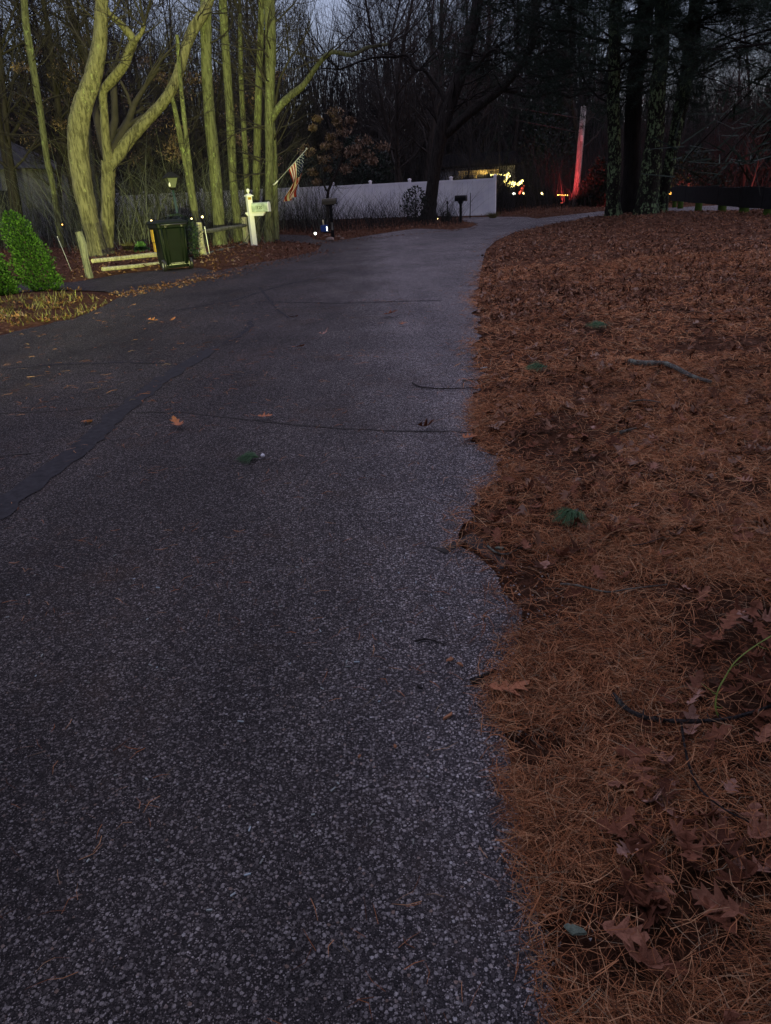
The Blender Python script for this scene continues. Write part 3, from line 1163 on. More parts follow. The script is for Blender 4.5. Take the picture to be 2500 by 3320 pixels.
def stick(pxp, w_px, mat, label, z=.03, name='stick', cat='stick', group='fallen sticks', twigs=0, zs=None):
    pts = []
    for i, (a, b) in enumerate(pxp):
        zz = zs[i] - .04 if zs else min(z, .045)
        p = GG(a, b, 0)
        if zs and zz > .03:
            p = G(a, b, p.z + zz)
        else:
            p.z += zz
        pts.append(p)
    r0 = w_px / pxm(pts[0]) / 2
    base = pts[0].copy()
    rr = [r0 * (1 - .45 * i / (len(pts) - 1)) for i in range(len(pts))]
    P_, R_ = smooth_path([p - base for p in pts], rr, 5)
    R_ = [r * random.uniform(.88, 1.12) for r in R_]
    root = thing(name, base, label, cat, group)
    mb = MB().tube(P_, R_, 9)
    mb.build('stem', mat, root, True)
    for k in range(twigs):
        i = random.randrange(3, len(P_) - 2)
        d = Vector((random.gauss(0, 1), random.gauss(0, 1), .35)).normalized() * random.uniform(.02, .05)
        MB().tube([P_[i], P_[i] + d * .6, P_[i] + d + Vector((0, 0, .004))], [R_[i] * .5, R_[i] * .35, R_[i] * .2], 6).build('side_twig', mat, root, True)
    return root


stick([(2038, 1190), (2090, 1196), (2150, 1196), (2195, 1212), (2240, 1232), (2305, 1243)], 19, M['stick'],
      'thick grey lichen covered curved stick on the brown bank', .045)
stick([(1983, 2288), (2020, 2330), (2060, 2355), (2120, 2372), (2220, 2378), (2340, 2372), (2430, 2350), (2540, 2310)], 17, M['stick_dark'],
      'long dark bowed stick with blunt end at the right edge', .055, twigs=4)
stick([(2060, 2360), (2150, 2388), (2230, 2396), (2320, 2392), (2345, 2380), (2350, 2345), (2330, 2320)], 11, M['stick_dark'],
      'thinner dark stick hooking upward under the bowed one', .04, zs=[.04, .04, .04, .04, .045, .07, .09])
stick([(2203, 2375), (2212, 2450), (2230, 2530), (2262, 2600), (2330, 2660), (2420, 2710)], 8, M['stick_dark'],
      'thin dark twig running down from the bowed stick', .05)
stick([(2330, 2325), (2320, 2290), (2328, 2240), (2355, 2190), (2385, 2145), (2440, 2100), (2520, 2050)], 6, M['briar'],
      'bright green briar stem arching in from the right edge', .1, name='briar_stem', cat='briar',
      zs=[.07, .10, .14, .17, .2, .22, .25], twigs=5)
stick([(1580, 1785), (1610, 1808), (1645, 1812), (1680, 1795), (1720, 1780), (1760, 1775), (1790, 1788), (1795, 1803)], 6, M['stick'],
      'thin pale S shaped twig where the road edge bulges', .025)
stick([(1815, 1925), (1870, 1930), (1930, 1945), (1975, 1952), (2040, 1942), (2160, 1928)], 7, M['stick'],
      'long thin grey twig lying flat in the needles mid bank', .045)
stick([(1338, 1245), (1360, 1258), (1420, 1264), (1500, 1263), (1560, 1262)], 5, M['stick_dark'],
      'thin dark twig sticking out over the road edge', .012)
stick([(1500, 1238), (1540, 1234), (1580, 1236)], 4, M['stick'], 'short thin twig just above the longer road edge twig', .012)
stick([(1560, 1200), (1579, 1196)], 6, M['chips'], 'short whitish piece of wood at the road edge', .015)
stick([(2040, 1322), (2090, 1318), (2140, 1325)], 6, M['stick'], 'short grey twig below the thick curved stick', .05)
stick([(2010, 1425), (2060, 1410)], 12, M['stick'], 'stubby grey bark stick in the middle of the bank', .05)
stick([(2040, 1800), (2090, 1792), (2150, 1770)], 5, M['stick_dark'], 'fine dark twig beside the pale leaves', .05)
stick([(1530, 2218), (1560, 2205), (1608, 2182)], 20, M['stick_dark'], 'dark bark covered stub on the asphalt above the large leaf', .012,
      name='bark_stub', cat='bark', group='bark pieces')
stick([(1345, 2085), (1385, 2078), (1440, 2095)], 8, M['stick_dark'], 'short curved twig lying on bare asphalt near the edge', .008)


def flake(px, py, L, wd, rz, lab, mat='barkchip', z=.008):
    p = G(px, py)
    g = random.Random(int(px))
    n = 9
    V, F = [], []
    for i in range(n):
        a = 2 * math.pi * i / n
        r = 1 + g.gauss(0, .2)
        V.append((math.cos(a) * L / 2 * r, math.sin(a) * wd / 2 * r, g.uniform(0, .004)))
    for i in range(n):
        V.append((V[i][0] * .92, V[i][1] * .92, V[i][2] + .004 + g.random() * .003))
    F = [tuple(range(n))[::-1], tuple(range(n, 2 * n))] + [(i, (i + 1) % n, n + (i + 1) % n, n + i) for i in range(n)]
    m = MB().add(V, F)
    o = m.build('bark_flake', M[mat])
    o.location = (p.x, p.y, max(z, gh(p.x, p.y) + .03) if z > .01 else z)
    o.rotation_euler = (g.gauss(0, .12), g.gauss(0, .12), rz)
    tag(o, lab, 'bark flake', 'bark flakes at the road edge')


flake(1457, 2148, .034, .016, .9, 'orange bark flake on asphalt, upper of a splintered pair')
flake(1490, 2163, .03, .012, 2.5, 'splintered orange bark flake right beside the upper flake')
flake(1452, 2332, .04, .011, .6, 'narrow orange bark sliver on asphalt left of the needle edge')
flake(1572, 2008, .024, .006, 2.3, 'tiny bright orange splinter high on the pale asphalt')
flake(1283, 2430, .017, .008, 2.2, 'small orange chip on the asphalt below the slivers')
flake(1165, 2462, .014, .007, .9, 'leftmost small orange chip on the open asphalt')
flake(1362, 2240, .03, .008, 2.3, 'dark brown splinter on asphalt left of the bark stub', 'stick_dark')
flake(1865, 3062, .05, .02, 2.6, 'grey green lichen flake in the needles at the bottom', 'lichen', .04)
flake(1620, 1792, .035, .02, .2, 'rounded lichen flake lying against the S shaped twig', 'lichen', .02)
p = G(2490, 850)
mb = MB()
for i in range(26):
    c = Vector((random.gauss(0, .05), random.gauss(0, .03), random.uniform(.01, .05)))
    a = [c + Vector((random.gauss(0, .025), random.gauss(0, .02), random.gauss(0, .015))) for _ in range(3)]
    mb.add(a, [(0, 1, 2)])
o = mb.build('crumpled_wrapper', M['foil'])
o.location = (p.x, p.y, .06)
tag(o, 'crumpled shiny whitish wrapper on the bank at the right edge', 'wrapper')


# ------------------------------------------------------------------ trees
def grow(p, d, L, r, depth, g, out, spread=.6, kids=4, sides=5, up_=.15, wig=.18, seg=5, minr=.004):
    """recursive limb, polylines appended to out"""
    pts, rad = [Vector(p)], [r]
    q_, dd = Vector(p), Vector(d).normalized()
    for i in range(seg):
        dd = (dd + Vector((g.gauss(0, wig), g.gauss(0, wig), g.gauss(0, wig) + up_ * .3))).normalized()
        q_ = q_ + dd * (L / seg)
        pts.append(q_.copy())
        rad.append(max(minr * .6, r * (1 - .75 * (i + 1) / seg)))
    out.append((pts, rad, max(3, sides)))
    if depth <= 0:
        return
    for k in range(kids):
        t = g.uniform(.25, 1.0)
        i = min(seg - 1, int(t * seg))
        s = pts[i].lerp(pts[i + 1], t * seg - i if i < seg else 0)
        base = (pts[i + 1] - pts[i]).normalized()
        side = Vector((g.gauss(0, 1), g.gauss(0, 1), g.gauss(0, .7)))
        side = (side - base * side.dot(base)).normalized()
        nd = (base + side * g.uniform(spread * .6, spread * 1.5)).normalized()
        grow(s, nd, L * g.uniform(.4, .65), max(minr, rad[i] * .55), depth - 1, g, out, spread, kids, sides - 1, up_, wig, max(2, seg - 1), minr)


def front_tree(name, paths, Y, mat, label, cat='tree', group=None, crown=None, sides=14, ybase=None, root_flare=True, mats_crown='twig', wob=.10, Yf=None):
    """paths: lists of (px,py,width_px) in source pixels; first path is the trunk, base first"""
    base = W(paths[0][0][0], paths[0][0][1], Y)
    bz = gh(base.x, base.y)
    root = thing(name, (base.x, base.y, bz - .03), label, cat, group)
    o3 = Vector(root.location)
    allp = []
    for k, path in enumerate(paths):
        pts, rad = [], []
        for q_, (px, py, wp) in enumerate(path):
            p_ = W(px, py, Y)
            if k == 0 and q_ == 0:
                p_.z = bz - .12
            pts.append(p_ - o3)
            rad.append(wp / pxm(p_) / 2)
        if k > 0:
            # start on the limb it leaves, then wander in depth so forks are not in one plane
            best = min((q2 for pp2, _ in allp for q2 in pp2), key=lambda q2: (q2.x - pts[0].x) ** 2 + (q2.z - pts[0].z) ** 2)
            cc0 = CPOS - o3
            for q_ in range(len(pts)):
                dy = best.y + (-.12 if k % 2 else .12) * q_
                f_ = (dy - cc0.y) / (pts[q_].y - cc0.y)
                pts[q_] = cc0 + (pts[q_] - cc0) * f_
        pts, rad = smooth_path(pts, rad, 5)
        if k == 0 and root_flare:
            for i in range(min(5, len(rad))):
                rad[i] *= 1 + .28 * (1 - i / 5) ** 2
        allp.append((pts, rad))
    o = bpy.data.objects.new('trunk', tubes_mesh('trunk', [(p_, r_, sides, wob) for p_, r_ in allp], [mat]))
    COL.objects.link(o)
    o.parent = root
    g = random.Random(hash(label) % 10000 if False else sum(map(ord, label)))
    out = []
    cr = dict(n=10, L=1.6, r=.03, start=.45, depth=2, kids=4, top=True, up=.2)
    cr.update(crown or {})
    for p_, r_ in allp:
        m = len(p_)
        for k in range(cr['n']):
            i = int(m * g.uniform(cr['start'], .99))
            i = min(i, m - 2)
            a = g.uniform(0, 6.28)
            d = Vector((math.cos(a), math.sin(a), g.uniform(-.1, .8)))
            grow(p_[i], d, cr['L'] * g.uniform(.6, 1.3), min(cr['r'], r_[i] * .4), cr['depth'], g, out, kids=cr['kids'], up_=cr['up'])
        if cr['top']:
            for k in range(3):
                d = (p_[-1] - p_[-2]).normalized() + Vector((g.gauss(0, .35), g.gauss(0, .35), .5))
                grow(p_[-1], d, 3.2, r_[-1] * .75, 3, g, out, kids=4, sides=7, up_=.25)
    if out:
        o = bpy.data.objects.new('crown', tubes_mesh('crown', out, [M[mats_crown]]))
        COL.objects.link(o)
        o.parent = root
    return root, allp, o3


def zs1(lst):
    return [(x * .75, y * .75, w_ * .75) for x, y, w_ in lst]


def zs2(lst):
    return [(1250 + x * .75, y * .75, w_ * .75) for x, y, w_ in lst]


LIT = 'headlight lit trunks on the left'
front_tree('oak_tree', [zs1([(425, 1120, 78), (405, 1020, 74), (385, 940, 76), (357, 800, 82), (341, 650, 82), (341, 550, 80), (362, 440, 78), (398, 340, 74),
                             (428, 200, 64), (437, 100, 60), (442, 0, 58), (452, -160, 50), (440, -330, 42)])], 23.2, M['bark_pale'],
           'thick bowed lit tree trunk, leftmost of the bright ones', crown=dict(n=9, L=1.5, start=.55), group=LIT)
front_tree('oak_tree', [
    zs1([(455, 1112, 72), (460, 1040, 62), (466, 900, 55), (467, 780, 56), (472, 700, 60)]),
    zs1([(470, 712, 46), (458, 600, 40), (450, 470, 36), (447, 395, 36), (485, 345, 40), (535, 282, 36), (560, 220, 34), (575, 175, 34), (530, 110, 28), (470, 55, 22), (440, -20, 18)]),
    zs1([(472, 712, 56), (500, 675, 56), (560, 600, 56), (640, 512, 50), (715, 430, 48), (768, 335, 47), (795, 235, 44), (830, 135, 46), (878, 55, 44), (905, 0, 40), (955, -130, 34), (980, -280, 28)]),
    zs1([(575, 185, 24), (610, 145, 18), (625, 100, 12)])], 24.4, M['bark_pale'],
    'lit tree forking low into a straight limb and a long slanting limb', crown=dict(n=7, L=1.3, start=.5, r=.02), group=LIT)
front_tree('young_tree', [zs1([(432, 960, 26), (428, 880, 24), (405, 730, 20), (388, 600, 17), (380, 480, 13)])], 27.4, M['bark_mid'],
           'slim pale trunk showing between the bowed and forked trees', crown=dict(n=7, L=1.0, r=.012, top=False), group=LIT)
front_tree('young_tree', [zs1([(262, 1040, 28), (232, 830, 24), (203, 690, 26), (178, 510, 26), (158, 380, 26), (135, 240, 28), (112, 100, 30), (100, -60, 28)])], 29.0, M['bark_mid'],
           'leaning half lit trunk near the left edge of the photo', crown=dict(n=16, L=1.8, r=.02, start=.25), group=LIT)
front_tree('young_tree', [zs1([(878, 1075, 32), (862, 1000, 30), (835, 890, 28), (810, 740, 26), (782, 600, 24), (758, 480, 18), (735, 380, 12)]),
                          zs1([(850, 930, 20), (830, 800, 22), (813, 650, 22), (795, 500, 20), (778, 320, 17), (765, 150, 14)])], 24.9, M['bark_mid'],
           'slim lit tree of two stems right of the wheeled bin', crown=dict(n=8, L=1.0, r=.012, top=False), group=LIT)
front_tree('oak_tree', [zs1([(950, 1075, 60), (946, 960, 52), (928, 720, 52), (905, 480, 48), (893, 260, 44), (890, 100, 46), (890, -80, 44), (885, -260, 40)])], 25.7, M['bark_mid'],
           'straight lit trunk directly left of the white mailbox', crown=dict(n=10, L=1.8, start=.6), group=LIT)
front_tree('oak_tree', [zs1([(1030, 1040, 42), (1024, 940, 38), (1008, 780, 36), (996, 520, 37), (978, 240, 34), (964, 20, 32), (955, -200, 28)])], 27.2, M['bark_mid'],
           'straight greenish lit trunk right behind the mailbox post', crown=dict(n=10, L=1.7, start=.6), group=LIT)
front_tree('young_tree', [zs1([(1080, 1020, 28), (1070, 850, 26), (1058, 620, 25), (1046, 420, 22), (1040, 250, 18), (1038, 60, 15)])], 28.6, M['bark_mid'],
           'thin mottled trunk behind the mailbox between two thicker ones', crown=dict(n=9, L=1.2, r=.014), group=LIT)
front_tree('young_tree', [zs1([(1100, 1035, 42), (1104, 920, 36), (1110, 700, 34), (1116, 480, 32), (1120, 330, 28), (1128, 120, 24), (1130, -80, 20)])], 27.9, M['bark_mid'],
           'knobbly lit trunk left beside the flag tree', crown=dict(n=10, L=1.4, r=.018, start=.5), group=LIT)
flag_tree, ft_paths, ft_o = front_tree('oak_tree', [
    zs1([(1160, 1045, 44), (1162, 930, 40), (1165, 700, 38), (1166, 450, 42), (1171, 220, 44), (1166, 50, 44), (1158, -120, 40), (1150, -300, 36)]),
    zs1([(1172, 520, 30), (1205, 465, 31), (1255, 415, 30), (1310, 370, 27), (1345, 320, 22), (1390, 260, 19), (1440, 225, 17), (1520, 238, 15), (1590, 205, 13), (1680, 190, 10)]),
    zs1([(1196, 1035, 24), (1190, 850, 22), (1186, 640, 22), (1178, 520, 20)])], 27.0, M['bark_mid'],
    'lit trunk holding the flag bracket with a crooked low limb', crown=dict(n=12, L=1.9, start=.45), group=LIT)

# the dark forked tree in the middle distance
dark_tree, dt_paths, dt_o = front_tree('pine_tree', [
    zs2([(183, 965, 74), (190, 900, 60), (206, 790, 56), (228, 660, 56), (245, 560, 60), (278, 450, 52), (320, 330, 50), (355, 200, 52), (385, 90, 50), (402, -20, 48), (415, -160, 44)]),
    zs2([(245, 590, 40), (285, 560, 36), (350, 500, 35), (425, 442, 37), (500, 382, 38), (560, 312, 34), (608, 240, 30), (642, 175, 28), (632, 95, 25), (655, 25, 23), (690, -70, 20)]),
    zs2([(272, 470, 22), (240, 400, 17), (205, 350, 15), (165, 300, 15), (130, 300, 14), (95, 240, 14), (40, 245, 12), (-60, 250, 10), (-200, 300, 8)]),
    zs2([(330, 320, 20), (390, 290, 16), (430, 240, 15), (470, 215, 13), (520, 235, 11), (570, 260, 8)]),
    zs2([(500, 390, 16), (560, 400, 15), (640, 420, 14), (720, 400, 12), (800, 420, 10)])], 38.5, M['bark_oak'],
    'big dark tree forking wide in front of the white fence', crown=dict(n=9, L=2.2, start=.35, r=.04, depth=3, kids=4), mats_crown='bark_black', wob=.1)

# pines on the bank
PG = 'pines on the brown bank'


def tufts(points, g, per=26, L=.16, w_=.0045):
    """clusters of long needles round the given points"""
    P = np.array([tuple(p) for p in points])
    n = len(P)
    c = np.repeat(P, per, axis=0)
    m = len(c)
    d = rng.normal(0, 1, (m, 3))
    d[:, 2] = d[:, 2] * .7 + .25
    d /= np.linalg.norm(d, axis=1)[:, None]
    l = L * rng.uniform(.6, 1.2, m)
    s = np.cross(d, rng.normal(0, 1, (m, 3)))
    s /= np.linalg.norm(s, axis=1)[:, None]
    c = c + rng.normal(0, .035, (m, 3))
    e = c + d * l[:, None]
    V = np.stack([c - s * w_, c + s * w_, e + s * w_ * .4, e - s * w_ * .4], 1).reshape(-1, 3)
    F = (np.arange(m) * 4)[:, None] + np.array([[0, 1, 2, 3]])
    return V, F


def pine(paths, Y, label, mat, nb=26, zlo=3.2, Lb=3.2, per=24, dirs=None, sides=16):
    root, allp, o3 = front_tree('pine_tree', paths, Y, mat, label, group=PG, crown=dict(n=0, top=False), sides=sides, wob=.1)
    g = random.Random(sum(map(ord, label)))
    pts, rad = allp[0]
    # extend the trunk above the picture
    top = pts[-1]
    d = (pts[-1] - pts[-4]).normalized()
    out, tips = [], []
    ext = [top]
    for k in range(6):
        d = (d + Vector((g.gauss(0, .05), g.gauss(0, .05), .1))).normalized()
        ext.append(ext[-1] + d * 1.1)
    out.append((ext, [rad[-1] * (1 - .14 * i) for i in range(7)], 10))
    whole = list(pts) + ext[1:]
    zs_ = [p.z for p in whole]
    zt = whole[-1].z
    for k in range(nb):
        z = zlo + (zt - zlo) * ((k + g.random()) / nb)
        i = min(range(len(whole)), key=lambda j: abs(zs_[j] - z))
        a = g.uniform(0, 6.28) if not dirs else g.gauss(*g.choice(dirs))
        d = Vector((math.cos(a), math.sin(a), g.uniform(-.12, .3)))
        L = Lb * g.uniform(.6, 1.15) * (1 - .5 * (z - zlo) / (zt - zlo))
        sub = []
        grow(whole[i], d, L, .045, 2, g, sub, spread=.75, kids=7, sides=6, up_=.06, wig=.14, seg=6, minr=.006)
        for (pp, rr, sd_) in sub:
            out.append((pp, rr, sd_))
            if sd_ <= 5:
                for t in range(1, len(pp)):
                    tips.append(pp[t])
                    if g.random() < .7:
                        tips.append(pp[t].lerp(pp[t - 1], .5))
    o = bpy.data.objects.new('boughs', tubes_mesh('boughs', out, [M['bark_black']]))
    COL.objects.link(o)
    o.parent = root
    V, F = tufts(tips, g, per)
    o = bpy.data.objects.new('crown', mesh_np('crown', V, F, [M['pine_green']]))
    COL.objects.link(o)
    o.parent = root
    return root, len(F)


g = random.Random(77)
tips, out = [], []
for pi_, (pp, rr) in enumerate(dt_paths):
    if pi_ not in (0, 1, 3, 4):
        continue
    for k in range(8 if pi_ != 4 else 5):
        i = int(len(pp) * g.uniform(.42 if pi_ == 0 else .3, .98))
        i = min(i, len(pp) - 1)
        if pp[i].z < 5.2:
            continue
        a = g.gauss(0, .9) if pi_ else g.uniform(-1.2, 1.2)
        sub = []
        grow(pp[i], Vector((math.cos(a), math.sin(a), g.uniform(-.15, .35))), g.uniform(2.0, 4.4), .035, 2, g, sub, spread=.8, kids=6, sides=6, up_=.08, wig=.2, seg=5, minr=.007)
        for (p2, r2, s2) in sub:
            out.append((p2, r2, s2))
            if s2 <= 5:
                tips += [q2 for q2 in p2[2:]]
o = bpy.data.objects.new('boughs', tubes_mesh('boughs', out, [M['bark_black']]))
COL.objects.link(o)
o.parent = dark_tree
V, F = tufts(tips, g, 16, L=.2, w_=.007)
o = bpy.data.objects.new('foliage', mesh_np('foliage', V, F, [M['pine_green']]))
COL.objects.link(o)
o.parent = dark_tree
cnt = 0
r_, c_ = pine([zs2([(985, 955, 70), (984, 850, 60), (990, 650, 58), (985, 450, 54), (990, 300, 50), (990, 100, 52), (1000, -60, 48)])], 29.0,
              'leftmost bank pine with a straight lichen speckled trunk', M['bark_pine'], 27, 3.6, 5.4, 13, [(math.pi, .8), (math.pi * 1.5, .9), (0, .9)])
cnt += c_
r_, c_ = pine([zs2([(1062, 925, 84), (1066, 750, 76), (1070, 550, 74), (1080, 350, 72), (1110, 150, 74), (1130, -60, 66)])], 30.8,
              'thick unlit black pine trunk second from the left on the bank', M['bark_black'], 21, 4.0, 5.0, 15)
cnt += c_
r_, c_ = pine([zs2([(1125, 950, 100), (1135, 850, 92), (1150, 720, 88), (1168, 550, 74), (1178, 380, 68), (1192, 200, 62), (1196, 0, 58), (1205, -120, 52)])], 27.8,
              'bank pine with the broadest pale green lichen cover', M['bark_pine'], 30, 4.2, 4.8, 16, [(math.pi, .7), (math.pi * 1.5, 1.), (0, .7)])
cnt += c_
big_pine = r_
r_, c_ = pine([zs2([(1185, 930, 58), (1205, 820, 50), (1232, 690, 50), (1262, 540, 56), (1290, 400, 60), (1318, 220, 60), (1340, 20, 54), (1355, -100, 50)])], 28.8,
              'rightmost bank pine leaning to the right', M['bark_pine'], 22, 4.0, 4.8, 9, [(0, .8), (math.pi * 1.5, .9), (.3, .5)])
cnt += c_

# a pine whose boughs reach in from beyond the right edge
root, c_ = pine([zs2([(1900, 960, 80), (1890, 600, 76), (1880, 200, 70), (1880, -100, 60)])], 24,
                'pine standing just outside the right edge reaching in with thin boughs', M['bark_pine'], 15, 4.2, 4.2, 9, [(math.pi, .6), (math.pi * .8, .5)])

# unseen pines added behind and beside the camera to shade near ground
for k, (x_, y_, a_) in enumerate([(3.0, -2.4, 2.0), (-4.6, -7.5, 3.6), (6.8, 0.4, 2.6), (-6.5, -5.5, 0.2)]):
    copy_thing(big_pine, (x_, y_, 0), a_, (1, 1, 1), ['tall pine standing on the bank just behind the photographer', 'tall pine at the road end behind the photographer',
               'tall pine on the bank right of the near litter', 'tall pine left of the road behind the photographer'][k])

def added_shade_pine(x, y, label, az, seed):  # unseen pine added so its low boughs darken the near road
    rt_ = thing('pine_tree', (x, y, 0), label, 'tree', 'pines close behind the photographer')
    g = random.Random(seed)
    tr_ = [Vector((0, 0, -.1)), Vector((.05, 0, 2)), Vector((.1, .1, 4.5)), Vector((.1, .1, 8)), Vector((.1, .2, 11))]
    P_, R_ = smooth_path(tr_, [.2, .17, .14, .09, .03], 4)
    o = bpy.data.objects.new('trunk', tubes_mesh('trunk', [(P_, R_, 12, .08)], [M['bark_pine']]))
    COL.objects.link(o)
    o.parent = rt_
    out, tips = [], []
    for k in range(46):
        z = 2.6 + 7.9 * (k / 46) ** 1.25
        i = min(range(len(P_)), key=lambda j: abs(P_[j].z - z))
        a = g.uniform(0, 6.28)
        d = Vector((math.cos(a), math.sin(a), g.uniform(.02, .35)))
        L = 2.7 * g.uniform(.7, 1.1) * (1 - .6 * (z - 1.9) / 9)
        sub = []
        grow(P_[i], d, L, .04, 2, g, sub, spread=.75, kids=6, sides=6, up_=.06, wig=.14, seg=5, minr=.006)
        for (pp, rr, sd_) in sub:
            out.append((pp, rr, sd_))
            if sd_ <= 5:
                tips += [q2 for q2 in pp[1:] if q2.z > 2.1]
    o = bpy.data.objects.new('boughs', tubes_mesh('boughs', out, [M['bark_black']]))
    COL.objects.link(o)
    o.parent = rt_
    V, F = tufts(tips, g, 26, L=.2, w_=.011)
    o = bpy.data.objects.new('crown', mesh_np('crown', V, F, [M['pine_green']]))
    COL.objects.link(o)
    o.parent = rt_
    return rt_


lp1 = added_shade_pine(2.0, -1.7, 'low boughed pine on the bank right behind the photographer', 0, 5)
copy_thing(lp1, (-2.6, -2.0, 0), 2.1, (1, 1, 1), 'low boughed pine left of and behind the photographer')
copy_thing(lp1, (1.7, -4.2, 0), 4.0, (1, 1, 1), 'low boughed pine farther back on the bank behind the photographer')

# ------------------------------------------------------------------ woods behind
def wood_variant(seed, H, r, lean):
    g = random.Random(seed)
    n = 9
    pts = [Vector((0, 0, -.1))]
    d = Vector((g.gauss(0, lean), g.gauss(0, lean), 1)).normalized()
    for i in range(n):
        d = (d + Vector((g.gauss(0, .06), g.gauss(0, .06), .05))).normalized()
        pts.append(pts[-1] + d * H / n)
    rad = [r * (1 - .85 * i / n) for i in range(n + 1)]
    P_, R_ = smooth_path(pts, rad, 2)
    trunk = tubes_mesh('trunk', [(P_, R_, 7, .05)], [M['bark_wood']])
    out = []
    for k in range(38):
        t = g.uniform(.16, .97)
        i = min(len(P_) - 2, int(t * len(P_)))
        a = g.uniform(0, 6.28)
        dd = Vector((math.cos(a), math.sin(a), g.uniform(.35, 1.4)))
        grow(P_[i], dd, H * .22 * g.uniform(.6, 1.2), max(.012, R_[i] * .4), 2, g, out, spread=.6, kids=5, sides=4, up_=.3, wig=.16, seg=4, minr=.009)
    crown = tubes_mesh('crown', out, [M['twig']])
    return trunk, crown


variants = [wood_variant(100 + s, h_, r0, l_) for s, (h_, r0, l_) in enumerate(
    [(13, .13, .05), (15, .16, .08), (11, .09, .12), (16, .19, .04), (12, .10, .15), (9, .06, .1), (14, .14, .1), (10, .08, .2)])]
g = random.Random(4)
spots = []
tries = 0
while len(spots) < 150 and tries < 8000:
    tries += 1
    y = 30 + 56 * g.random() ** 1.0
    x = g.uniform(-.68, .66) * y
    if float(road_sd(np.array([x]), np.array([y]))[0]) < 1.0:
        continue
    px_ = 1250 + x / y * 2500
    if y < 43.5 and px_ > 900 and px_ < 2050:
        continue
    if y < 41 and px_ > 1900:
        continue
    if 40 < y < 62 and 1575 < px_ < 1760:
        continue
    if any(math.hypot(x - a, y - b) < 1.0 for a, b in spots):
        continue
    spots.append((x, y))
for i, (x, y) in enumerate(spots):
    tr, crn = variants[g.randrange(8)]
    s = g.uniform(.85, 1.45)
    px_ = 1250 + x / y * 2500
    if px_ > 2050:
        s *= .62
    for lim, where in ((250, 'at the far left behind the leaning lit trunk'), (520, 'behind the bowed and forked lit trees'), (880, 'behind the row of lit trunks'),
                       (1250, 'behind the young oak with brown leaves'), (1560, 'behind the big dark forked tree'), (1860, 'over the far house left of the utility pole'),
                       (2080, 'between the utility pole and the bank pines'), (2300, 'just right of the bank pines'), (99999, 'above the low dark barrier at the right')):
        if px_ < lim:
            break
    size = 'nearer thicker' if y < 50 else ('slender' if y < 66 else 'thin distant')
    lab, grp = size + ' bare tree ' + where, 'bare trees ' + where
    t = thing('bare_tree', (x, y, gh(x, y)), lab, 'tree', grp, g.uniform(0, 6.28))
    t.scale = (s, s, s * g.uniform(.9, 1.15))
    for nm, me in (('trunk', tr), ('crown', crn)):
        o = bpy.data.objects.new(nm, me)
        COL.objects.link(o)
        o.parent = t


def stems(n, xf, yr, hr, rr, lean=.18, curve=.35):
    """many curved thin stems, three sided"""
    y = rng.uniform(yr[0], yr[1], n)
    x = xf(y, n)
    ok = road_sd(x, y) > .5
    x, y = x[ok], y[ok]
    n = len(x)
    h = rng.uniform(*hr, n)
    z0 = gheight(x, y) - .05
    d = np.stack([rng.normal(0, lean, n), rng.normal(0, lean, n), np.ones(n)], -1)
    c = np.stack([rng.normal(0, curve, n), rng.normal(0, curve, n), -np.abs(rng.normal(0, .15, n))], -1)
    p0 = np.stack([x, y, z0], -1)
    pts = [p0 + (d * t + c * t * t) * h[:, None] for t in (0, .35, .7, 1.0)]
    r = rng.uniform(*rr, n)
    rings = []
    for k, q_ in enumerate(pts):
        rk = r * (1, .8, .55, .2)[k]
        ring = [q_ + np.stack([np.cos(a) * rk, np.sin(a) * rk, 0 * rk], -1) for a in (0, 2.09, 4.19)]
        rings.append(np.stack(ring, 1))
    V = np.stack(rings, 1).reshape(n, 12, 3)
    f = []
    for k in range(3):
        for j in range(3):
            j2 = (j + 1) % 3
            f.append((k * 3 + j, k * 3 + j2, k * 3 + 3 + j2, k * 3 + 3 + j))
    F = (np.arange(n) * 12)[:, None, None] + np.array(f)[None]
    return V.reshape(-1, 3), F.reshape(-1, 4), pts


# thicket
parts = []
V, F, pt = stems(3600, lambda y, n: rng.uniform(-.62, -.05, n) * y, (28.5, 43), (.9, 3.8), (.004, .011))
V2, F2, pt = stems(700, lambda y, n: rng.uniform(-.40, -.12, n) * y, (25.5, 34), (1.2, 4.2), (.006, .014), .35, .7)
V, F = cat_arrays([(V, F), (V2, F2)])
o = link('pale_brush', mesh_np('pale_brush', V, F, [M['pale_stems']], smooth=True))
tag(o, 'tangle of pale arching brush stems and vines behind the rail fence', 'brush', kind='stuff')
V, F, pt = stems(900, lambda y, n: rng.uniform(.10, .19, n) * y, (43, 56), (.8, 4.0), (.006, .016), .2, .35)
parts.append((V, F))
V, F, pt = stems(9000, lambda y, n: rng.uniform(-.64, .6, n) * y, (46, 80), (1.5, 7), (.008, .02), .12, .2)
parts.append((V, F))
V, F, pt = stems(2200, lambda y, n: rng.uniform(-.14, .12, n) * y, (31, 40.5), (.4, 1.8), (.004, .009), .3, .5)
parts.append((V, F))
V, F, pt = stems(5200, lambda y, n: rng.uniform(.13, .62, n) * y, (42, 62), (.8, 4.0), (.006, .016), .2, .35)
parts.append((V, F))
V, F = cat_arrays(parts)
o = link('undergrowth_thicket', mesh_np('undergrowth_thicket', V, F, [M['red_twigs']], smooth=True))
tag(o, 'dense tangle of bare brown brush stems filling the woods', 'brush', kind='stuff')

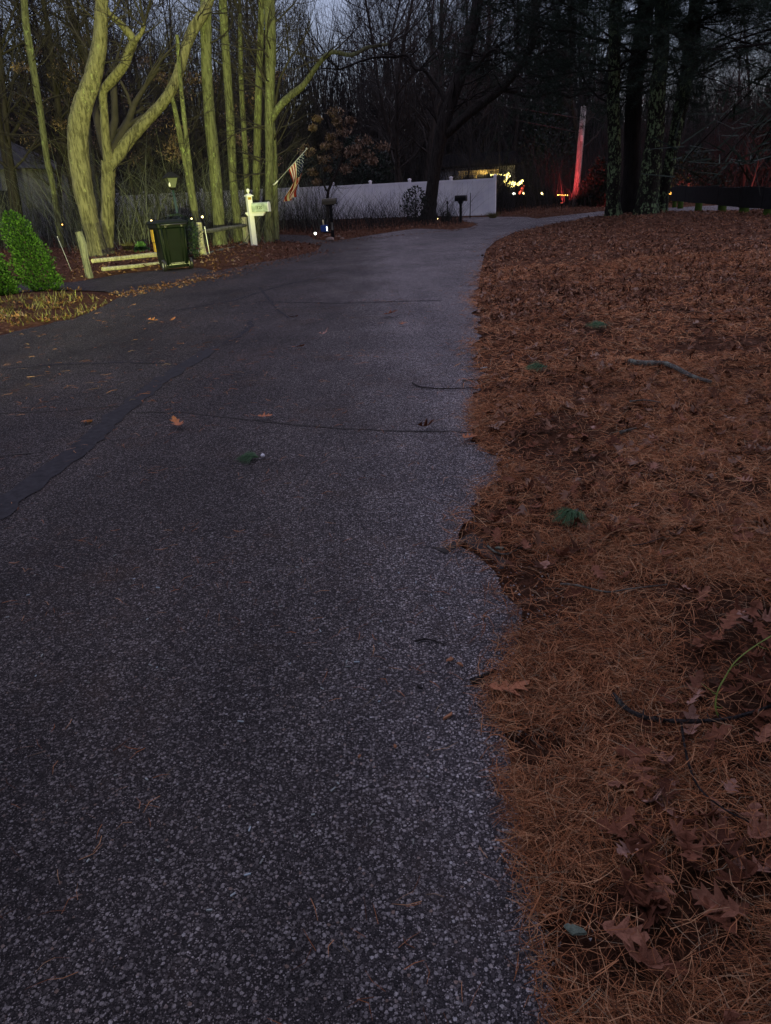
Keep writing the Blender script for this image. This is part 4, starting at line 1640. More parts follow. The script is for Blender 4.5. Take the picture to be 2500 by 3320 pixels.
# the far wood closing the view
parts = []
V, F, pt = stems(11000, lambda y, n: rng.uniform(-.66, .30, n) * y, (78, 108), (7, 22), (.02, .09), .07, .12)
parts.append((V, F))
V, F, pt = stems(5000, lambda y, n: rng.uniform(.30, .66, n) * y, (78, 108), (5, 12), (.02, .08), .07, .12)
parts.append((V, F))
V, F, pt = stems(12000, lambda y, n: rng.uniform(-.66, .66, n) * y, (74, 104), (2, 9), (.02, .06), .2, .3)
parts.append((V, F))
V, F = cat_arrays(parts)
o = link('distant_woods', mesh_np('distant_woods', V, F, [M['red_twigs']], smooth=True))
tag(o, 'far bare woods closing the view as one dark mass', 'woods', kind='stuff')


def leaf_cloud(n, centers, radii, leaf=.08, protos=None, flat=.6):
    ci = rng.integers(0, len(centers), n)
    C = np.array([tuple(c) for c in centers])[ci]
    Rr = np.array(radii)[ci][:, None]
    d = rng.normal(0, 1, (n, 3))
    d /= np.linalg.norm(d, axis=1)[:, None]
    P = C + d * Rr * (rng.random((n, 1)) ** .45) * np.array([1, 1, flat])
    pr = protos or lo_leaves
    return place_many(pr, P, rng.uniform(.7, 1.3, n) * leaf, 0, .7)


# oak sapling keeping its brown leaves
front_tree_root, ap, o3 = front_tree('young_oak', [[(1058, 700, 12), (1062, 640, 10), (1072, 600, 9), (1100, 540, 8), (1112, 490, 7), (1105, 420, 6), (1098, 370, 4)],
                                                   [(1060, 620, 7), (1030, 560, 5), (1010, 520, 4)], [(1104, 530, 6), (1160, 480, 5), (1200, 450, 3)]],
                                     33.0, M['bark_wood'], 'young oak still holding brown leaves above the white fence',
                                     crown=dict(n=8, L=.9, r=.012, start=.3, top=False), sides=8)
g = random.Random(12)
cs, rs = [], []
for (px_, py_) in [(1040, 385), (1090, 370), (1140, 400), (1120, 430), (1060, 440), (1010, 425), (1165, 455), (1090, 470), (1130, 490), (1190, 500), (1215, 520), (1000, 480),
                   (1040, 520), (1010, 560), (1070, 545), (1130, 545), (1150, 520), (1230, 480), (1020, 590), (1085, 400), (1175, 480), (1050, 470), (1100, 510)]:
    c = W(px_ + g.gauss(0, 8), py_ + g.gauss(0, 6), 33.0 + g.gauss(0, .4))
    cs.append(c - Vector(front_tree_root.location))
    rs.append(g.uniform(.22, .42))
V, F = leaf_cloud(2600, cs, rs, .12)
o = bpy.data.objects.new('foliage', mesh_np('foliage', V, F, [M['leaf_marcescent']]))
COL.objects.link(o)
o.parent = front_tree_root

# more withered leaves hanging in the left woods
parts = []
cs, rs = [], []
for k in range(70):
    y = g.uniform(31, 46)
    px_ = g.uniform(60, 900)
    py_ = g.uniform(120, 520)
    cs.append(W(px_, py_, y))
    rs.append(g.uniform(.3, .8))
V, F = leaf_cloud(5200, cs, rs, .13)
o = link('withered_leaves', mesh_np('withered_leaves', V, F, [M['leaf_marcescent']]))
tag(o, 'withered brown leaves still hanging in the left woods', 'leaves', kind='stuff')


def shrub(name, base, prof, n, leaf, mat, label, lean=(0, 0), group=None, cat='shrub', inner=.75, spray=True, stemmat=None):
    """prof: list of (height, radius); small upright sprays through the volume"""
    root = thing(name, base, label, cat, group)
    H = prof[-1][0]
    z = rng.random(n * 3) * H
    rad = np.interp(z, [p[0] for p in prof], [p[1] for p in prof])
    keep = rng.random(n * 3) < rad / max(p[1] for p in prof)
    z, rad = z[keep][:n], rad[keep][:n]
    m = len(z)
    a = rng.uniform(0, 2 * math.pi, m)
    lump = 1 + .16 * np.sin(a * 3 + z * 9) + .13 * np.sin(a * 7 - z * 17) + .10 * np.sin(a * 13 + z * 31) + rng.normal(0, .05, m)
    rr = rad * lump * (inner + (1 - inner) * rng.random(m)) * np.where(rng.random(m) < .25, rng.random(m), 1)
    P = np.stack([rr * np.cos(a) + lean[0] * z / H, rr * np.sin(a) + lean[1] * z / H, z], -1)
    d = np.stack([np.cos(a) * .9, np.sin(a) * .9, .7 + 0 * a], -1) + rng.normal(0, .35, (m, 3))
    d /= np.linalg.norm(d, axis=1)[:, None]
    s = np.cross(d, rng.normal(0, 1, (m, 3)))
    s /= np.linalg.norm(s, axis=1)[:, None]
    L = leaf * rng.uniform(.6, 1.4, m)[:, None]
    wv = L * .32
    p0 = P
    V = np.stack([p0, p0 + d * L * .4 + s * wv, p0 + d * L, p0 + d * L * .45 - s * wv], 1)
    F = (np.arange(m) * 4)[:, None] + np.array([[0, 1, 2, 3]])
    o = bpy.data.objects.new('foliage', mesh_np('foliage', V.reshape(-1, 3), F, [mat]))
    COL.objects.link(o)
    o.parent = root
    MB().tube([(0, 0, -.1), (lean[0] * .4, lean[1] * .4, H * .5), (lean[0] * .8, lean[1] * .8, H * .85)], [.03, .022, .008], 8).build('stem', stemmat or M['bark_wood'], root, True)
    return root


b1 = G(172, 945)
shrub('arborvitae', (b1.x - .12, b1.y, 0), [(0, .22), (.2, .34), (.55, .33), (.95, .28), (1.25, .22), (1.42, .14), (1.5, .03)], 7000, .045, M['arbor'],
      'tall bright green arborvitae shrub, right of the pair by the drive', lean=(-.36, 0), group='arborvitae by the drive')
b2 = G(20, 965)
shrub('arborvitae', (b2.x - .1, b2.y, 0), [(0, .26), (.25, .38), (.6, .34), (.85, .26), (1.05, .17), (1.2, .05)], 9000, .045, M['arbor'],
      'lower arborvitae shrub cut off by the left edge', lean=(-.30, 0), group='arborvitae by the drive')
p = W(585, 800, 20.4)
shrub('round_shrub', (p.x, 20.4, 0), [(0, .3), (.4, .5), (.8, .5), (1.1, .3), (1.2, .05)], 4500, .05, M['evergreen_dark'], 'dark shrub showing behind the wheeled bin')
p = W(1175, 700, 50)
shrub('holly_bush', (p.x, 50, 0), [(0, 1.8), (1.8, 2.2), (3.4, 1.8), (4.7, .5)], 9000, .14, M['evergreen_dark'], 'black green evergreen mass behind the white fence')
p = W(1010, 700, 51)
shrub('holly_bush', (p.x, 51, 0), [(0, 1.2), (1.5, 1.5), (3.0, .8), (3.6, .3)], 5000, .14, M['evergreen_dark'], 'lower dark evergreen behind the fence left of the big one')
p = W(1348, 700, 38)
shrub('holly_bush', (p.x, 38, 0), [(0, .4), (.7, .6), (1.3, .45), (1.6, .1)], 700, .12, M['evergreen_dark'], 'sparse dark leaved bush in front of the fence beside the big tree')
p = W(1446, 715, 35)
shrub('low_shrub', (p.x, 35, 0), [(0, .12), (.3, .2), (.5, .1)], 260, .07, M['evergreen_dark'], 'tiny dark shrub next to the reflector post')
for k, (px_, Yv, hh, rr_, lab) in enumerate([(1935, 43.5, 2.6, 1.0, 'rounded twiggy dark bush right of the red lit pole'),
                                             (2235, 44, 3.0, 2.0, 'dark bush mass behind the left end of the guard rail'),
                                             (2490, 46, 8.5, 1.9, 'tall dark conifer at the upper right edge'),
                                             (1780, 60, 8.5, 1.7, 'dark tall conifer left of the utility pole'),
                                             (1720, 63, 7.0, 1.4, 'dark conifer nearer the string lights')]):
    p = W(px_, 690, Yv)
    shrub('conifer' if hh > 5 else 'bush', (p.x, Yv, 0), [(0, rr_ * .9), (hh * .25, rr_), (hh * .6, rr_ * .65), (hh, .05)], 5000, .22 if hh > 5 else .13,
          M['evergreen_dark'], lab)


def grass_tuft(name, base, n, h, spread, mat, label, cat='grass'):
    root = thing(name, base, label, cat)
    ts = []
    for i in range(n):
        a = random.uniform(0, 6.28)
        r0 = random.random() * spread * .4
        s = Vector((math.cos(a) * r0, math.sin(a) * r0, 0))
        hh = h * random.uniform(.5, 1.1)
        o_ = random.uniform(.1, 1) * spread
        ts.append(([s, s + Vector((math.cos(a) * o_ * .35, math.sin(a) * o_ * .35, hh * .6)), s + Vector((math.cos(a) * o_, math.sin(a) * o_, hh * random.uniform(.7, 1)))],
                   [.005, .004, .001], 3))
    o = bpy.data.objects.new('blades', tubes_mesh('blades', ts, [mat]))
    COL.objects.link(o)
    o.parent = root


p = G(1592, 706)
grass_tuft('ornamental_grass', (p.x, p.y - .6, 0), 260, .32, .38, M['straw'], 'low tan grass clump at the end of the white fence')
p = G(418, 822)
grass_tuft('dry_grass_clump', (p.x, p.y, 0), 160, .42, .25, M['straw'], 'dry upright straw clump behind the fallen rails')
p = G(462, 826)
shrub('fern', (p.x, p.y, 0), [(0, .2), (.12, .24), (.25, .14), (.38, .03)], 800, .07, M['fern'], 'small pale green fern like plant left of the bin', cat='plant')

# grass on the left verge -------------------------------------------------
n = 5200
y = rng.uniform(8.2, 13.2, n)
x = rng.uniform(-8.5, -4.2, n)
sd = road_sd(x, y)
ok = (sd > -.02) & (vnoise(x, y, .4, 31) * .6 + vnoise(x, y, .15, 32) * .4 > .47)
x, y = x[ok], y[ok]
m = len(x)
z = np.maximum(gheight(x, y), .0)
hgt = rng.uniform(.03, .13, m) * (.6 + .8 * vnoise(x, y, .4, 31))
a = rng.uniform(0, 6.28, m)
ln = rng.uniform(.3, 1.6, m) * hgt
wv = np.stack([-np.sin(a), np.cos(a), 0 * a], -1) * .004
p0 = np.stack([x, y, z], -1)
dr = np.stack([np.cos(a) * ln, np.sin(a) * ln, hgt], -1)
V = np.stack([p0 - wv, p0 + wv, p0 + dr * .6 + np.array([0, 0, .01]) + wv * .7, p0 + dr * .6 + np.array([0, 0, .01]) - wv * .7, p0 + dr - wv * .1, p0 + dr + wv * .1], 1)
b = (np.arange(m) * 6)[:, None]
F = np.concatenate([b + np.array([[0, 1, 2, 3]]), b + np.array([[3, 2, 5, 4]])], 0)
V1, F1 = V.reshape(-1, 3), F
P = np.stack([x, y], -1)[:900]
V2, F2 = place_many(lo_leaves, P, rng.uniform(.06, .12, len(P)), .01, .3)
o = link('verge_grass', mesh_np('verge_grass', V1, F1, [M['straw']]))
tag(o, 'yellow lit dry grass on the verge below the arborvitae', 'grass', kind='stuff')
o = link('verge_leaves', mesh_np('verge_leaves', V2, F2, [M['leaves']]))
tag(o, 'brown leaves mixed into the lit verge grass', 'leaf litter', kind='stuff')

# ------------------------------------------------------------------ wheeled bin (its back with the wheels faces the camera)
bl, br = G(500, 888), G(612, 868)
bc = (bl + br) / 2
rzb = math.atan2(br.y - bl.y, br.x - bl.x)
binr = thing('wheeled_bin', (bc.x, bc.y + .30, .004), 'dark green wheeled rubbish bin with its back to the road', 'rubbish bin', None, rzb * .5)
binr.scale = (1.14, 1.1, 1.06)
mb = MB()
wB, wT, dB, dT, hB = .50, .63, .46, .66, 1.0
z0 = .05
prof = []


def ringbox(w_, d_, z, yo, r=.05, n=4):
    pts = []
    for sx, sy, a0 in ((1, 1, 0), (-1, 1, 90), (-1, -1, 180), (1, -1, 270)):
        for k in range(n + 1):
            a = R(a0 + 90 * k / n)
            pts.append((sx * (w_ / 2 - r) + r * math.cos(a), yo + sy * (d_ / 2 - r) + r * math.sin(a), z))
    return pts


rings = [ringbox(wB, dB, z0, 0), ringbox(wB + .01, dB + .01, z0 + .06, 0), ringbox(.56, .55, .5, .02), ringbox(wT - .02, dT - .05, .88, .04), ringbox(wT + .02, dT, .90, .04), ringbox(wT + .03, dT + .01, .97, .04)]
m_ = len(rings[0])
V = [p_ for r__ in rings for p_ in r__]
F = [(k * m_ + i, k * m_ + (i + 1) % m_, (k + 1) * m_ + (i + 1) % m_, (k + 1) * m_ + i) for k in range(len(rings) - 1) for i in range(m_)]
F.append(tuple(range(m_))[::-1])
MB().add(V, F).build('body', M['bin_green'], binr, False, .006)
# lid, hinged at the near side, slightly domed
mb = MB()
lid = [ringbox(wT + .05, dT + .03, .973, .04), ringbox(wT + .06, dT + .04, 1.0, .04), ringbox(wT - .02, dT - .06, 1.045, .05), ringbox(wT - .3, dT - .3, 1.06, .05)]
V = [p_ for r__ in lid for p_ in r__]
F = [(k * m_ + i, k * m_ + (i + 1) % m_, (k + 1) * m_ + (i + 1) % m_, (k + 1) * m_ + i) for k in range(3) for i in range(m_)]
F += [tuple(range(m_))[::-1], tuple(3 * m_ + i for i in range(m_))]
MB().add(V, F).build('lid', M['bin_green'], binr, False, .004)
mb = MB().tube([(-.27, -.37, .95), (-.27, -.41, .965), (0, -.415, .965), (.27, -.41, .965), (.27, -.37, .95)], [.016] * 5, 10)
mb.build('handle', M['black_plastic'], binr, True)
for sx in (-1, 1):
    mb = MB().box((sx * .17, -.345, .94), (.05, .10, .07))
    mb.build('hinge', M['black_plastic'], binr, False, .006)
    # moulded vertical ribs on the back panel
    mb = MB().tube([(sx * .245, -.30, .90), (sx * .235, -.278, .55), (sx * .20, -.245, .12)], [.022, .022, .018], 8)
    mb.build('moulded_rib', M['bin_green'], binr, True)
    mb = MB().tube([(sx * .15, -.30, .90), (sx * .15, -.272, .5), (sx * .13, -.24, .12)], [.010, .010, .008], 8)
    mb.build('moulded_rib', M['bin_green'], binr, True)
    # wheel
    wh = MB()
    prof = [(.055, -.03), (.10, -.032), (.122, -.024), (.125, 0), (.122, .024), (.10, .032), (.055, .03)]
    n = 24
    V, F = [], []
    for (r__, xx) in prof:
        for i in range(n):
            a = 2 * math.pi * i / n
            V.append((sx * .285 + xx, -.225 + r__ * math.cos(a), .122 + r__ * math.sin(a)))
    for k in range(len(prof)):
        k2 = (k + 1) % len(prof)
        for i in range(n):
            j = (i + 1) % n
            F.append((k * n + i, k * n + j, k2 * n + j, k2 * n + i))
    ty = MB().add(V, F).build('wheel', M['black_plastic'], binr, True)
    V, F = [], []
    for xx in (-.02, .02):
        for i in range(n):
            a = 2 * math.pi * i / n
            V.append((sx * .285 + xx, -.225 + .058 * math.cos(a), .122 + .058 * math.sin(a)))
    F = [tuple(range(n))[::-1], tuple(range(n, 2 * n))] + [(i, (i + 1) % n, n + (i + 1) % n, n + i) for i in range(n)]
    MB().add(V, F).build('hub', M['metal'], ty, False)
MB().tube([(-.26, -.225, .122), (.26, -.225, .122)], [.012, .012], 10).build('axle', M['metal'], binr, True)
MB().box((0, -.262, .15), (.30, .02, .035)).build('foot_bar', M['rail_grey'], binr, False, .004)
MB().box((-.343, .06, .74), (.012, .16, .26)).build('warning_sticker', M['yellow'], binr, False, .003)
MB().box((-.335, .07, .50), (.010, .14, .20)).build('warning_sticker', M['yellow'], binr, False, .003)

# ------------------------------------------------------------------ split rail fence
fr = thing('split_rail_fence', G(661, 837), 'weathered split rail fence with sagging rails along the drive', 'fence')
fo = Vector(fr.location)


def rail_piece(name, a, b, r0, mat, lab=None, sq=True, n=7):
    pts = [a.lerp(b, t) - fo + Vector((random.gauss(0, .012), random.gauss(0, .012), random.gauss(0, .012))) for t in (0, .25, .5, .75, 1)]
    P_, R_ = smooth_path(pts, [r0 * random.uniform(.85, 1.15) for _ in pts], 3)
    o = MB().tube(P_, R_, n).build(name, mat, fr, False)
    if lab:
        o['label'] = lab
    return o


pA, pB, pC = G(292, 902), G(662, 838), G(801, 797)
rail_piece('post', pA - Vector((0, 0, .1)), W(257, 753, pA.y), .085, M['rail_grey'], 'dark leaning end post')
rail_piece('post', pB - Vector((0, 0, .1)), W(644, 721, pB.y), .085, M['rail'], 'brightly lit post')
rail_piece('post', pC - Vector((0, 0, .1)), W(789, 703, pC.y), .09, M['rail'])
rail_piece('rail', W(300, 843, pA.y + .3), W(650, 816, pB.y), .055, M['rail'], 'pale fallen upper rail')
rail_piece('rail', W(335, 872, pA.y + .3), W(650, 842, pB.y - .1), .055, M['rail'])
rail_piece('rail', W(655, 752, pB.y), W(797, 728, pC.y), .055, M['rail_grey'])
rail_piece('rail', W(665, 826, pB.y), W(800, 792, pC.y), .055, M['rail_grey'])


def rod(px0, py0, px1, py1, r, mat, label, name='marker_rod', top=None, cat='marker'):
    b_ = G(px0, py0)
    t_ = W(px1, py1, b_.y)
    root = thing(name, b_, label, cat)
    MB().tube([(0, 0, -.05), ((t_ - b_) * .5).to_tuple(), (t_ - b_).to_tuple()], [r, r, r * .9], 8).build('rod', mat, root, True)
    if top:
        MB().box((t_ - b_).to_tuple(), top, 0).build('reflector', M['black'] if r > .02 else M['foil'], root, False, .004)
    return root


rod(682, 836, 664, 738, .010, M['vinyl'], 'thin whitish rod leaning beside the lit rail post', top=(.03, .02, .06))
rod(240, 896, 186, 768, .007, M['metal'], 'thin leaning rod left of the dark end post', top=(.02, .02, .02))
rod(1524, 708, 1526, 625, .022, M['black'], 'slim dark stake right of the black mailbox')
rod(1451, 722, 1450, 656, .028, M['black'], 'dark reflector stake left of the black mailbox', top=(.08, .04, .12))

# ------------------------------------------------------------------ lamp post
lb = W(604, 835, 21.5)
lt = W(549, 558, 21.5)
lp = thing('lamp_post', (lb.x, 21.5, 0), 'dark garden lamp post with a tapered glass lantern', 'lamp post')
lean = (lt.x - lb.x)
hl = lt.z
mz = hl - .42
MB().tube([(0, 0, -.05), (lean * .3, 0, hl * .3), (lean * mz / hl, 0, mz)], [.045, .038, .034], 14).build('pole', M['lampgreen'], lp, True)
lx = lean * mz / hl
MB().lathe((lx, 0, mz - .03), [(.034, 0), (.06, .02), (.06, .035), (.10, .05), (.10, .06)], 12).build('collar', M['black'], lp, True)
MB().tube([(lx - .13, 0, mz - .17), (lx + .13, 0, mz - .17)], [.012, .012], 8).build('ladder_bar', M['black'], lp, True)
# lantern glass (four sided, wider at the top) and frame
V = []
for (hw, z) in ((.075, mz + .03), (.15, mz + .28)):
    for sx, sy in ((-1, -1), (1, -1), (1, 1), (-1, 1)):
        a = R(28)
        x_, y_ = sx * hw, sy * hw
        V.append((lx + x_ * math.cos(a) - y_ * math.sin(a), x_ * math.sin(a) + y_ * math.cos(a), z))
lg = MB()
lg.add(V, [(0, 1, 5, 4), (1, 2, 6, 5), (2, 3, 7, 6), (3, 0, 4, 7)])
lg.build('pane', M['lantern_glass'], lp)
fm = MB()
for i in range(4):
    fm.tube([V[i], V[i + 4]], [.012, .012], 6)
    fm.tube([V[i + 4], V[4 + (i + 1) % 4]], [.012, .012], 6)
    fm.tube([V[i], V[(i + 1) % 4]], [.012, .012], 6)
fm.build('frame', M['black'], lp)
V2 = []
for (hw, z) in ((.20, mz + .27), (.19, mz + .30), (.08, mz + .40), (.02, mz + .43)):
    for sx, sy in ((-1, -1), (1, -1), (1, 1), (-1, 1)):
        a = R(28)
        x_, y_ = sx * hw, sy * hw
        V2.append((lx + x_ * math.cos(a) - y_ * math.sin(a), x_ * math.sin(a) + y_ * math.cos(a), z))
F2 = [(3, 2, 1, 0)] + [(k * 4 + i, k * 4 + (i + 1) % 4, (k + 1) * 4 + (i + 1) % 4, (k + 1) * 4 + i) for k in range(3) for i in range(4)] + [(12, 13, 14, 15)]
MB().add(V2, F2).build('roof', M['black'], lp, False, .004)
MB().lathe((lx, 0, mz + .43), [(.008, 0), (.018, .015), (.02, .03), (.006, .05)], 10).build('finial', M['black'], lp, True)
MB().lathe((lx - .03, -.14, mz + .06), [(.02, 0), (.026, .04), (.018, .09), (.004, .11)], 10).build('bulb', M['vinyl'], lp, True)


# ------------------------------------------------------------------ mailboxes
def mailbox_body(L, w_, h, n=8):
    """rounded top box along x, origin at the middle of the floor"""
    prof = [(-w_ / 2, 0), (-w_ / 2, h - w_ / 2)]
    for k in range(1, n):
        a = math.pi - math.pi * k / n
        prof.append((w_ / 2 * math.cos(a), h - w_ / 2 + w_ / 2 * math.sin(a)))
    prof += [(w_ / 2, h - w_ / 2), (w_ / 2, 0)]
    m = len(prof)
    V = [(-L / 2, y_, z_) for y_, z_ in prof] + [(L / 2, y_, z_) for y_, z_ in prof]
    F = [(i, (i + 1) % m, m + (i + 1) % m, m + i) for i in range(m)] + [tuple(range(m))[::-1], tuple(range(m, 2 * m))]
    return V, F


mbp = G(826, 806)
wm = thing('white_mailbox', (mbp.x, mbp.y, 0), 'white vinyl post mailbox numbered 120 beside the lit trunks', 'mailbox', None, R(0))
ra = R(32)
MB().box((0, 0, .74), (.155, .155, 1.62), ra).build('post', M['vinyl'], wm, False, .006)
V2 = []
for (hw, z) in ((.115, 1.545), (.115, 1.57), (.035, 1.62)):
    for sx, sy in ((-1, -1), (1, -1), (1, 1), (-1, 1)):
        x_, y_ = sx * hw, sy * hw
        V2.append((x_ * math.cos(ra) - y_ * math.sin(ra), x_ * math.sin(ra) + y_ * math.cos(ra), z))
F2 = [(3, 2, 1, 0)] + [(k * 4 + i, k * 4 + (i + 1) % 4, (k + 1) * 4 + (i + 1) % 4, (k + 1) * 4 + i) for k in range(2) for i in range(4)] + [(8, 9, 10, 11)]
MB().add(V2, F2).build('cap', M['vinyl'], wm, False, .003)
MB().lathe((0, 0, 1.60), [(.03, 0), (.018, .03), (.016, .05), (.035, .065), (.052, .095), (.055, .115), (.048, .145), (.025, .165), (.003, .17)], 16).build('ball_finial', M['vinyl'], wm, True)
ry = R(-14)
ca, sa = math.cos(ry), math.sin(ry)


def rotp(V):
    return [(x_ * ca - y_ * sa, x_ * sa + y_ * ca, z_) for x_, y_, z_ in V]


# support arm, its lower end cut at a slant
arm = [(-.16, -.05, 1.085), (.50, -.05, 1.085), (.50, -.05, 1.06), (.42, -.05, .97), (-.08, -.05, .97), (-.16, -.05, 1.05)]
V = rotp([(a, -.05, c) for a, b, c in arm] + [(a, .05, c) for a, b, c in arm])
m = 6
MB().add(V, [tuple(range(m)), tuple(range(m, 2 * m))[::-1]] + [(i, m + i, m + (i + 1) % m, (i + 1) % m) for i in range(m)]).build('support_arm', M['vinyl'], wm, False, .004)
V, F = mailbox_body(.54, .19, .27)
V = rotp([(x_ + .36, y_, z_ + 1.09) for x_, y_, z_ in V])
bx_ = MB().add(V, F).build('box', M['box_green'], wm, False)
V, F = mailbox_body(.035, .205, .285)
V = rotp([(x_ + .64, y_, z_ + 1.083) for x_, y_, z_ in V])
MB().add(V, F).build('door', M['vinyl'], wm, False)
# lettering
tc = bpy.data.curves.new('house_number', 'FONT')
tc.body = '120'
tc.size = .12
tc.extrude = .0015
to = bpy.data.objects.new('tmp_text', tc)
COL.objects.link(to)
bpy.context.view_layer.update()
dg = bpy.context.evaluated_depsgraph_get()
tm = bpy.data.meshes.new_from_object(to.evaluated_get(dg))
bpy.data.objects.remove(to)
tm.name = 'house_number'
tm.materials.clear()
tm.materials.append(M['black'])
no = bpy.data.objects.new('house_number', tm)
COL.objects.link(no)
no.parent = wm
off = rotp([(.27, -.0985, 1.17)])[0]
no.location = off
no.rotation_euler = (R(90), 0, ry)
MB().add(rotp([(-.02, -.094, 1.44), (.045, -.094, 1.44), (.045, -.094, 1.50), (-.02, -.094, 1.50)]), [(0, 1, 2, 3)])
cr_, sr_ = math.cos(ra), math.sin(ra)
sv = [(x_ * cr_ - y_ * sr_, x_ * sr_ + y_ * cr_, z_) for x_, y_, z_ in [(-.065, -.081, 1.45), (.045, -.081, 1.45), (.045, -.081, 1.52), (-.065, -.081, 1.52), (-.065, -.077, 1.45), (.045, -.077, 1.45), (.045, -.077, 1.52), (-.065, -.077, 1.52)]]
MB().add(sv, [(0, 1, 2, 3), (7, 6, 5, 4), (0, 4, 5, 1), (2, 6, 7, 3)]).build('yellow_label', M['yellow'], wm)

# second mailbox, olive box on a black post
p2 = G(1080, 775)
m2 = thing('dark_mailbox', (p2.x, p2.y, 0), 'olive box mailbox on a black post with a blue paper holder', 'mailbox')
MB().box((0, 0, .55), (.11, .11, 1.2)).build('post', M['black'], m2, False, .006)
MB().box((-.02, 0, 1.13), (.30, .14, .04)).build('bracket', M['black'], m2, False, .004)
V, F = mailbox_body(.50, .20, .20)
MB().add([(x_ - .04, y_, z_ + 1.15) for x_, y_, z_ in V], F).build('box', M['olive'], m2)
V, F = mailbox_body(.02, .215, .21)
MB().add([(x_ + .215, y_, z_ + 1.145) for x_, y_, z_ in V], F).build('door', M['black'], m2)
MB().box((.0, -.062, .43), (.075, .012, .26)).build('plate', M['rail_grey'], m2, False, .002)
MB().box((-.16, -.02, .24), (.34, .16, .04)).build('shelf_arm', M['black'], m2, False, .004)
bb = MB()
bb.box((-.28, -.02, .375), (.25, .18, .22))
bb.build('blue_holder', M['blue'], m2, False, .01)
MB().tube([(-.30, -.02, .45), (-.315, -.02, .66)], [.03, .028], 10).build('rolled_paper', M['cream'], m2, True)
MB().box((-.185, -.115, .36), (.03, .006, .13)).build('reflector', M['bulb_white'], m2, False, .001)  # glow put in for the light this reflector throws back

# stones round its foot
for i, (px_, py_, s, lab) in enumerate([(1071, 781, .13, 'tan rounded stone at the foot of the black mailbox post'), (1098, 772, .09, 'small stone behind the mailbox post'),
                                        (1110, 777, .08, 'dark flat stone right of the mailbox post'), (1056, 768, .08, 'small stone under the blue holder')]):
    p = G(px_, py_)
    g = random.Random(i)
    V, F = [], []
    nn, mm = 10, 6
    for a in range(mm + 1):
        th = math.pi * a / mm
        for b in range(nn):
            ph = 2 * math.pi * b / nn
            r__ = 1 + g.gauss(0, .08)
            V.append((s * r__ * math.sin(th) * math.cos(ph) * 1.25, s * r__ * math.sin(th) * math.sin(ph), s * .6 * r__ * math.cos(th)))
    F = [(a * nn + b, (a + 1) * nn + b, (a + 1) * nn + (b + 1) % nn, a * nn + (b + 1) % nn) for a in range(mm) for b in range(nn)]
    o = MB().add(V, F).build('stone', M['rock'], None, True)
    o.location = (p.x, p.y, s * .4)
    o.rotation_euler = (0, 0, i)
    tag(o, lab, 'stone', 'stones round the mailbox foot')


def solar(px_, py_, h, r, lab, bulb='bulb_warm', Y=None, br=.5):
    if Y:
        p = W(px_, py_, Y)
        p = Vector((p.x, Y, p.z))
        top = p.z
        p.z = 0
    else:
        p = G(px_, py_)
        top = h
    root = thing('solar_light', p, lab, 'garden light', 'small garden lights')
    MB().tube([(0, 0, -.05), (0, 0, top - r)], [.008, .008], 6).build('stake', M['black'], root, True)
    MB().lathe((0, 0, top - r), [(r * .3, 0), (r, r * .8), (r * .9, r * 1.6), (r * .2, r * 2)], 10).build('lamp_globe', M[bulb], root, True)
    MB().lathe((0, 0, top + r), [(r * 1.3, 0), (r * 1.1, .01), (.005, .03)], 10).build('cap', M['black'], root, True)


solar(1024, 776, .2, .045, 'glowing clear lantern on the ground left of the blue holder', 'bulb_white')
solar(491, 716, 0, .028, 'tiny warm light above the left rim of the bin', Y=25)
solar(621, 709, 0, .022, 'tiny warm light left of the lit rail post', Y=25.6)
solar(656, 703, 0, .032, 'brightest tiny light right of the slim two stem tree', Y=26.8)
solar(202, 728, 0, .018, 'tiny orange light left of the bowed tree', 'bulb_orange', Y=25.6)
solar(1419, 709, 0, .03, 'tiny light at the foot of the big dark tree', Y=37)

# third mailbox, black
p3 = G(1494, 723)
m3 = thing('black_mailbox', (p3.x, p3.y, 0), 'plain black mailbox on a slim black post before the white fence', 'mailbox', None, R(-20))
MB().box((0, 0, .45), (.10, .10, .95)).build('post', M['black'], m3, False, .006)
MB().add([(-.14, -.04, .90), (.14, -.04, .90), (.05, -.04, .76), (-.05, -.04, .76), (-.14, .04, .90), (.14, .04, .90), (.05, .04, .76), (-.05, .04, .76)],
         [(3, 2, 1, 0), (4, 5, 6, 7), (0, 1, 5, 4), (1, 2, 6, 5), (2, 3, 7, 6), (3, 0, 4, 7)]).build('bracket', M['black'], m3)
V, F = mailbox_body(.50, .22, .24)
MB().add([(x_, y_, z_ + .905) for x_, y_, z_ in V], F).build('box', M['black'], m3)
V, F = mailbox_body(.025, .235, .25)
MB().add([(x_ + .26, y_, z_ + .90) for x_, y_, z_ in V], F).build('door', M['black_plastic'], m3)

# ------------------------------------------------------------------ flag
fb = W(892, 596, 26.72)
ftip = W(994, 484, 26.3)
fl = thing('flag', fb, 'striped flag hanging from a slanting pole on a lit trunk', 'flag')
fv = ftip - fb
pl = MB().tube([(0, 0, 0), (fv * .5).to_tuple(), fv.to_tuple()], [.014, .013, .011], 8).build('pole', M['metal'], fl, True)
MB().lathe(tuple(fv), [(.01, -.01), (.028, .005), (.03, .03), (.01, .05)], 10).build('pole_knob', M['metal'], fl, True)
MB().tube([(-.07, .05, -.03), (0, 0, 0), tuple(fv.normalized() * .14)], [.03, .024, .022], 8).build('bracket', M['vinyl'], fl, True)
NS, NV = 13, 26
Hh, Ee = [], []
hp0 = W(936, 548, 26.54) - fb
hp1 = W(986, 492, 26.34) - fb
V = []
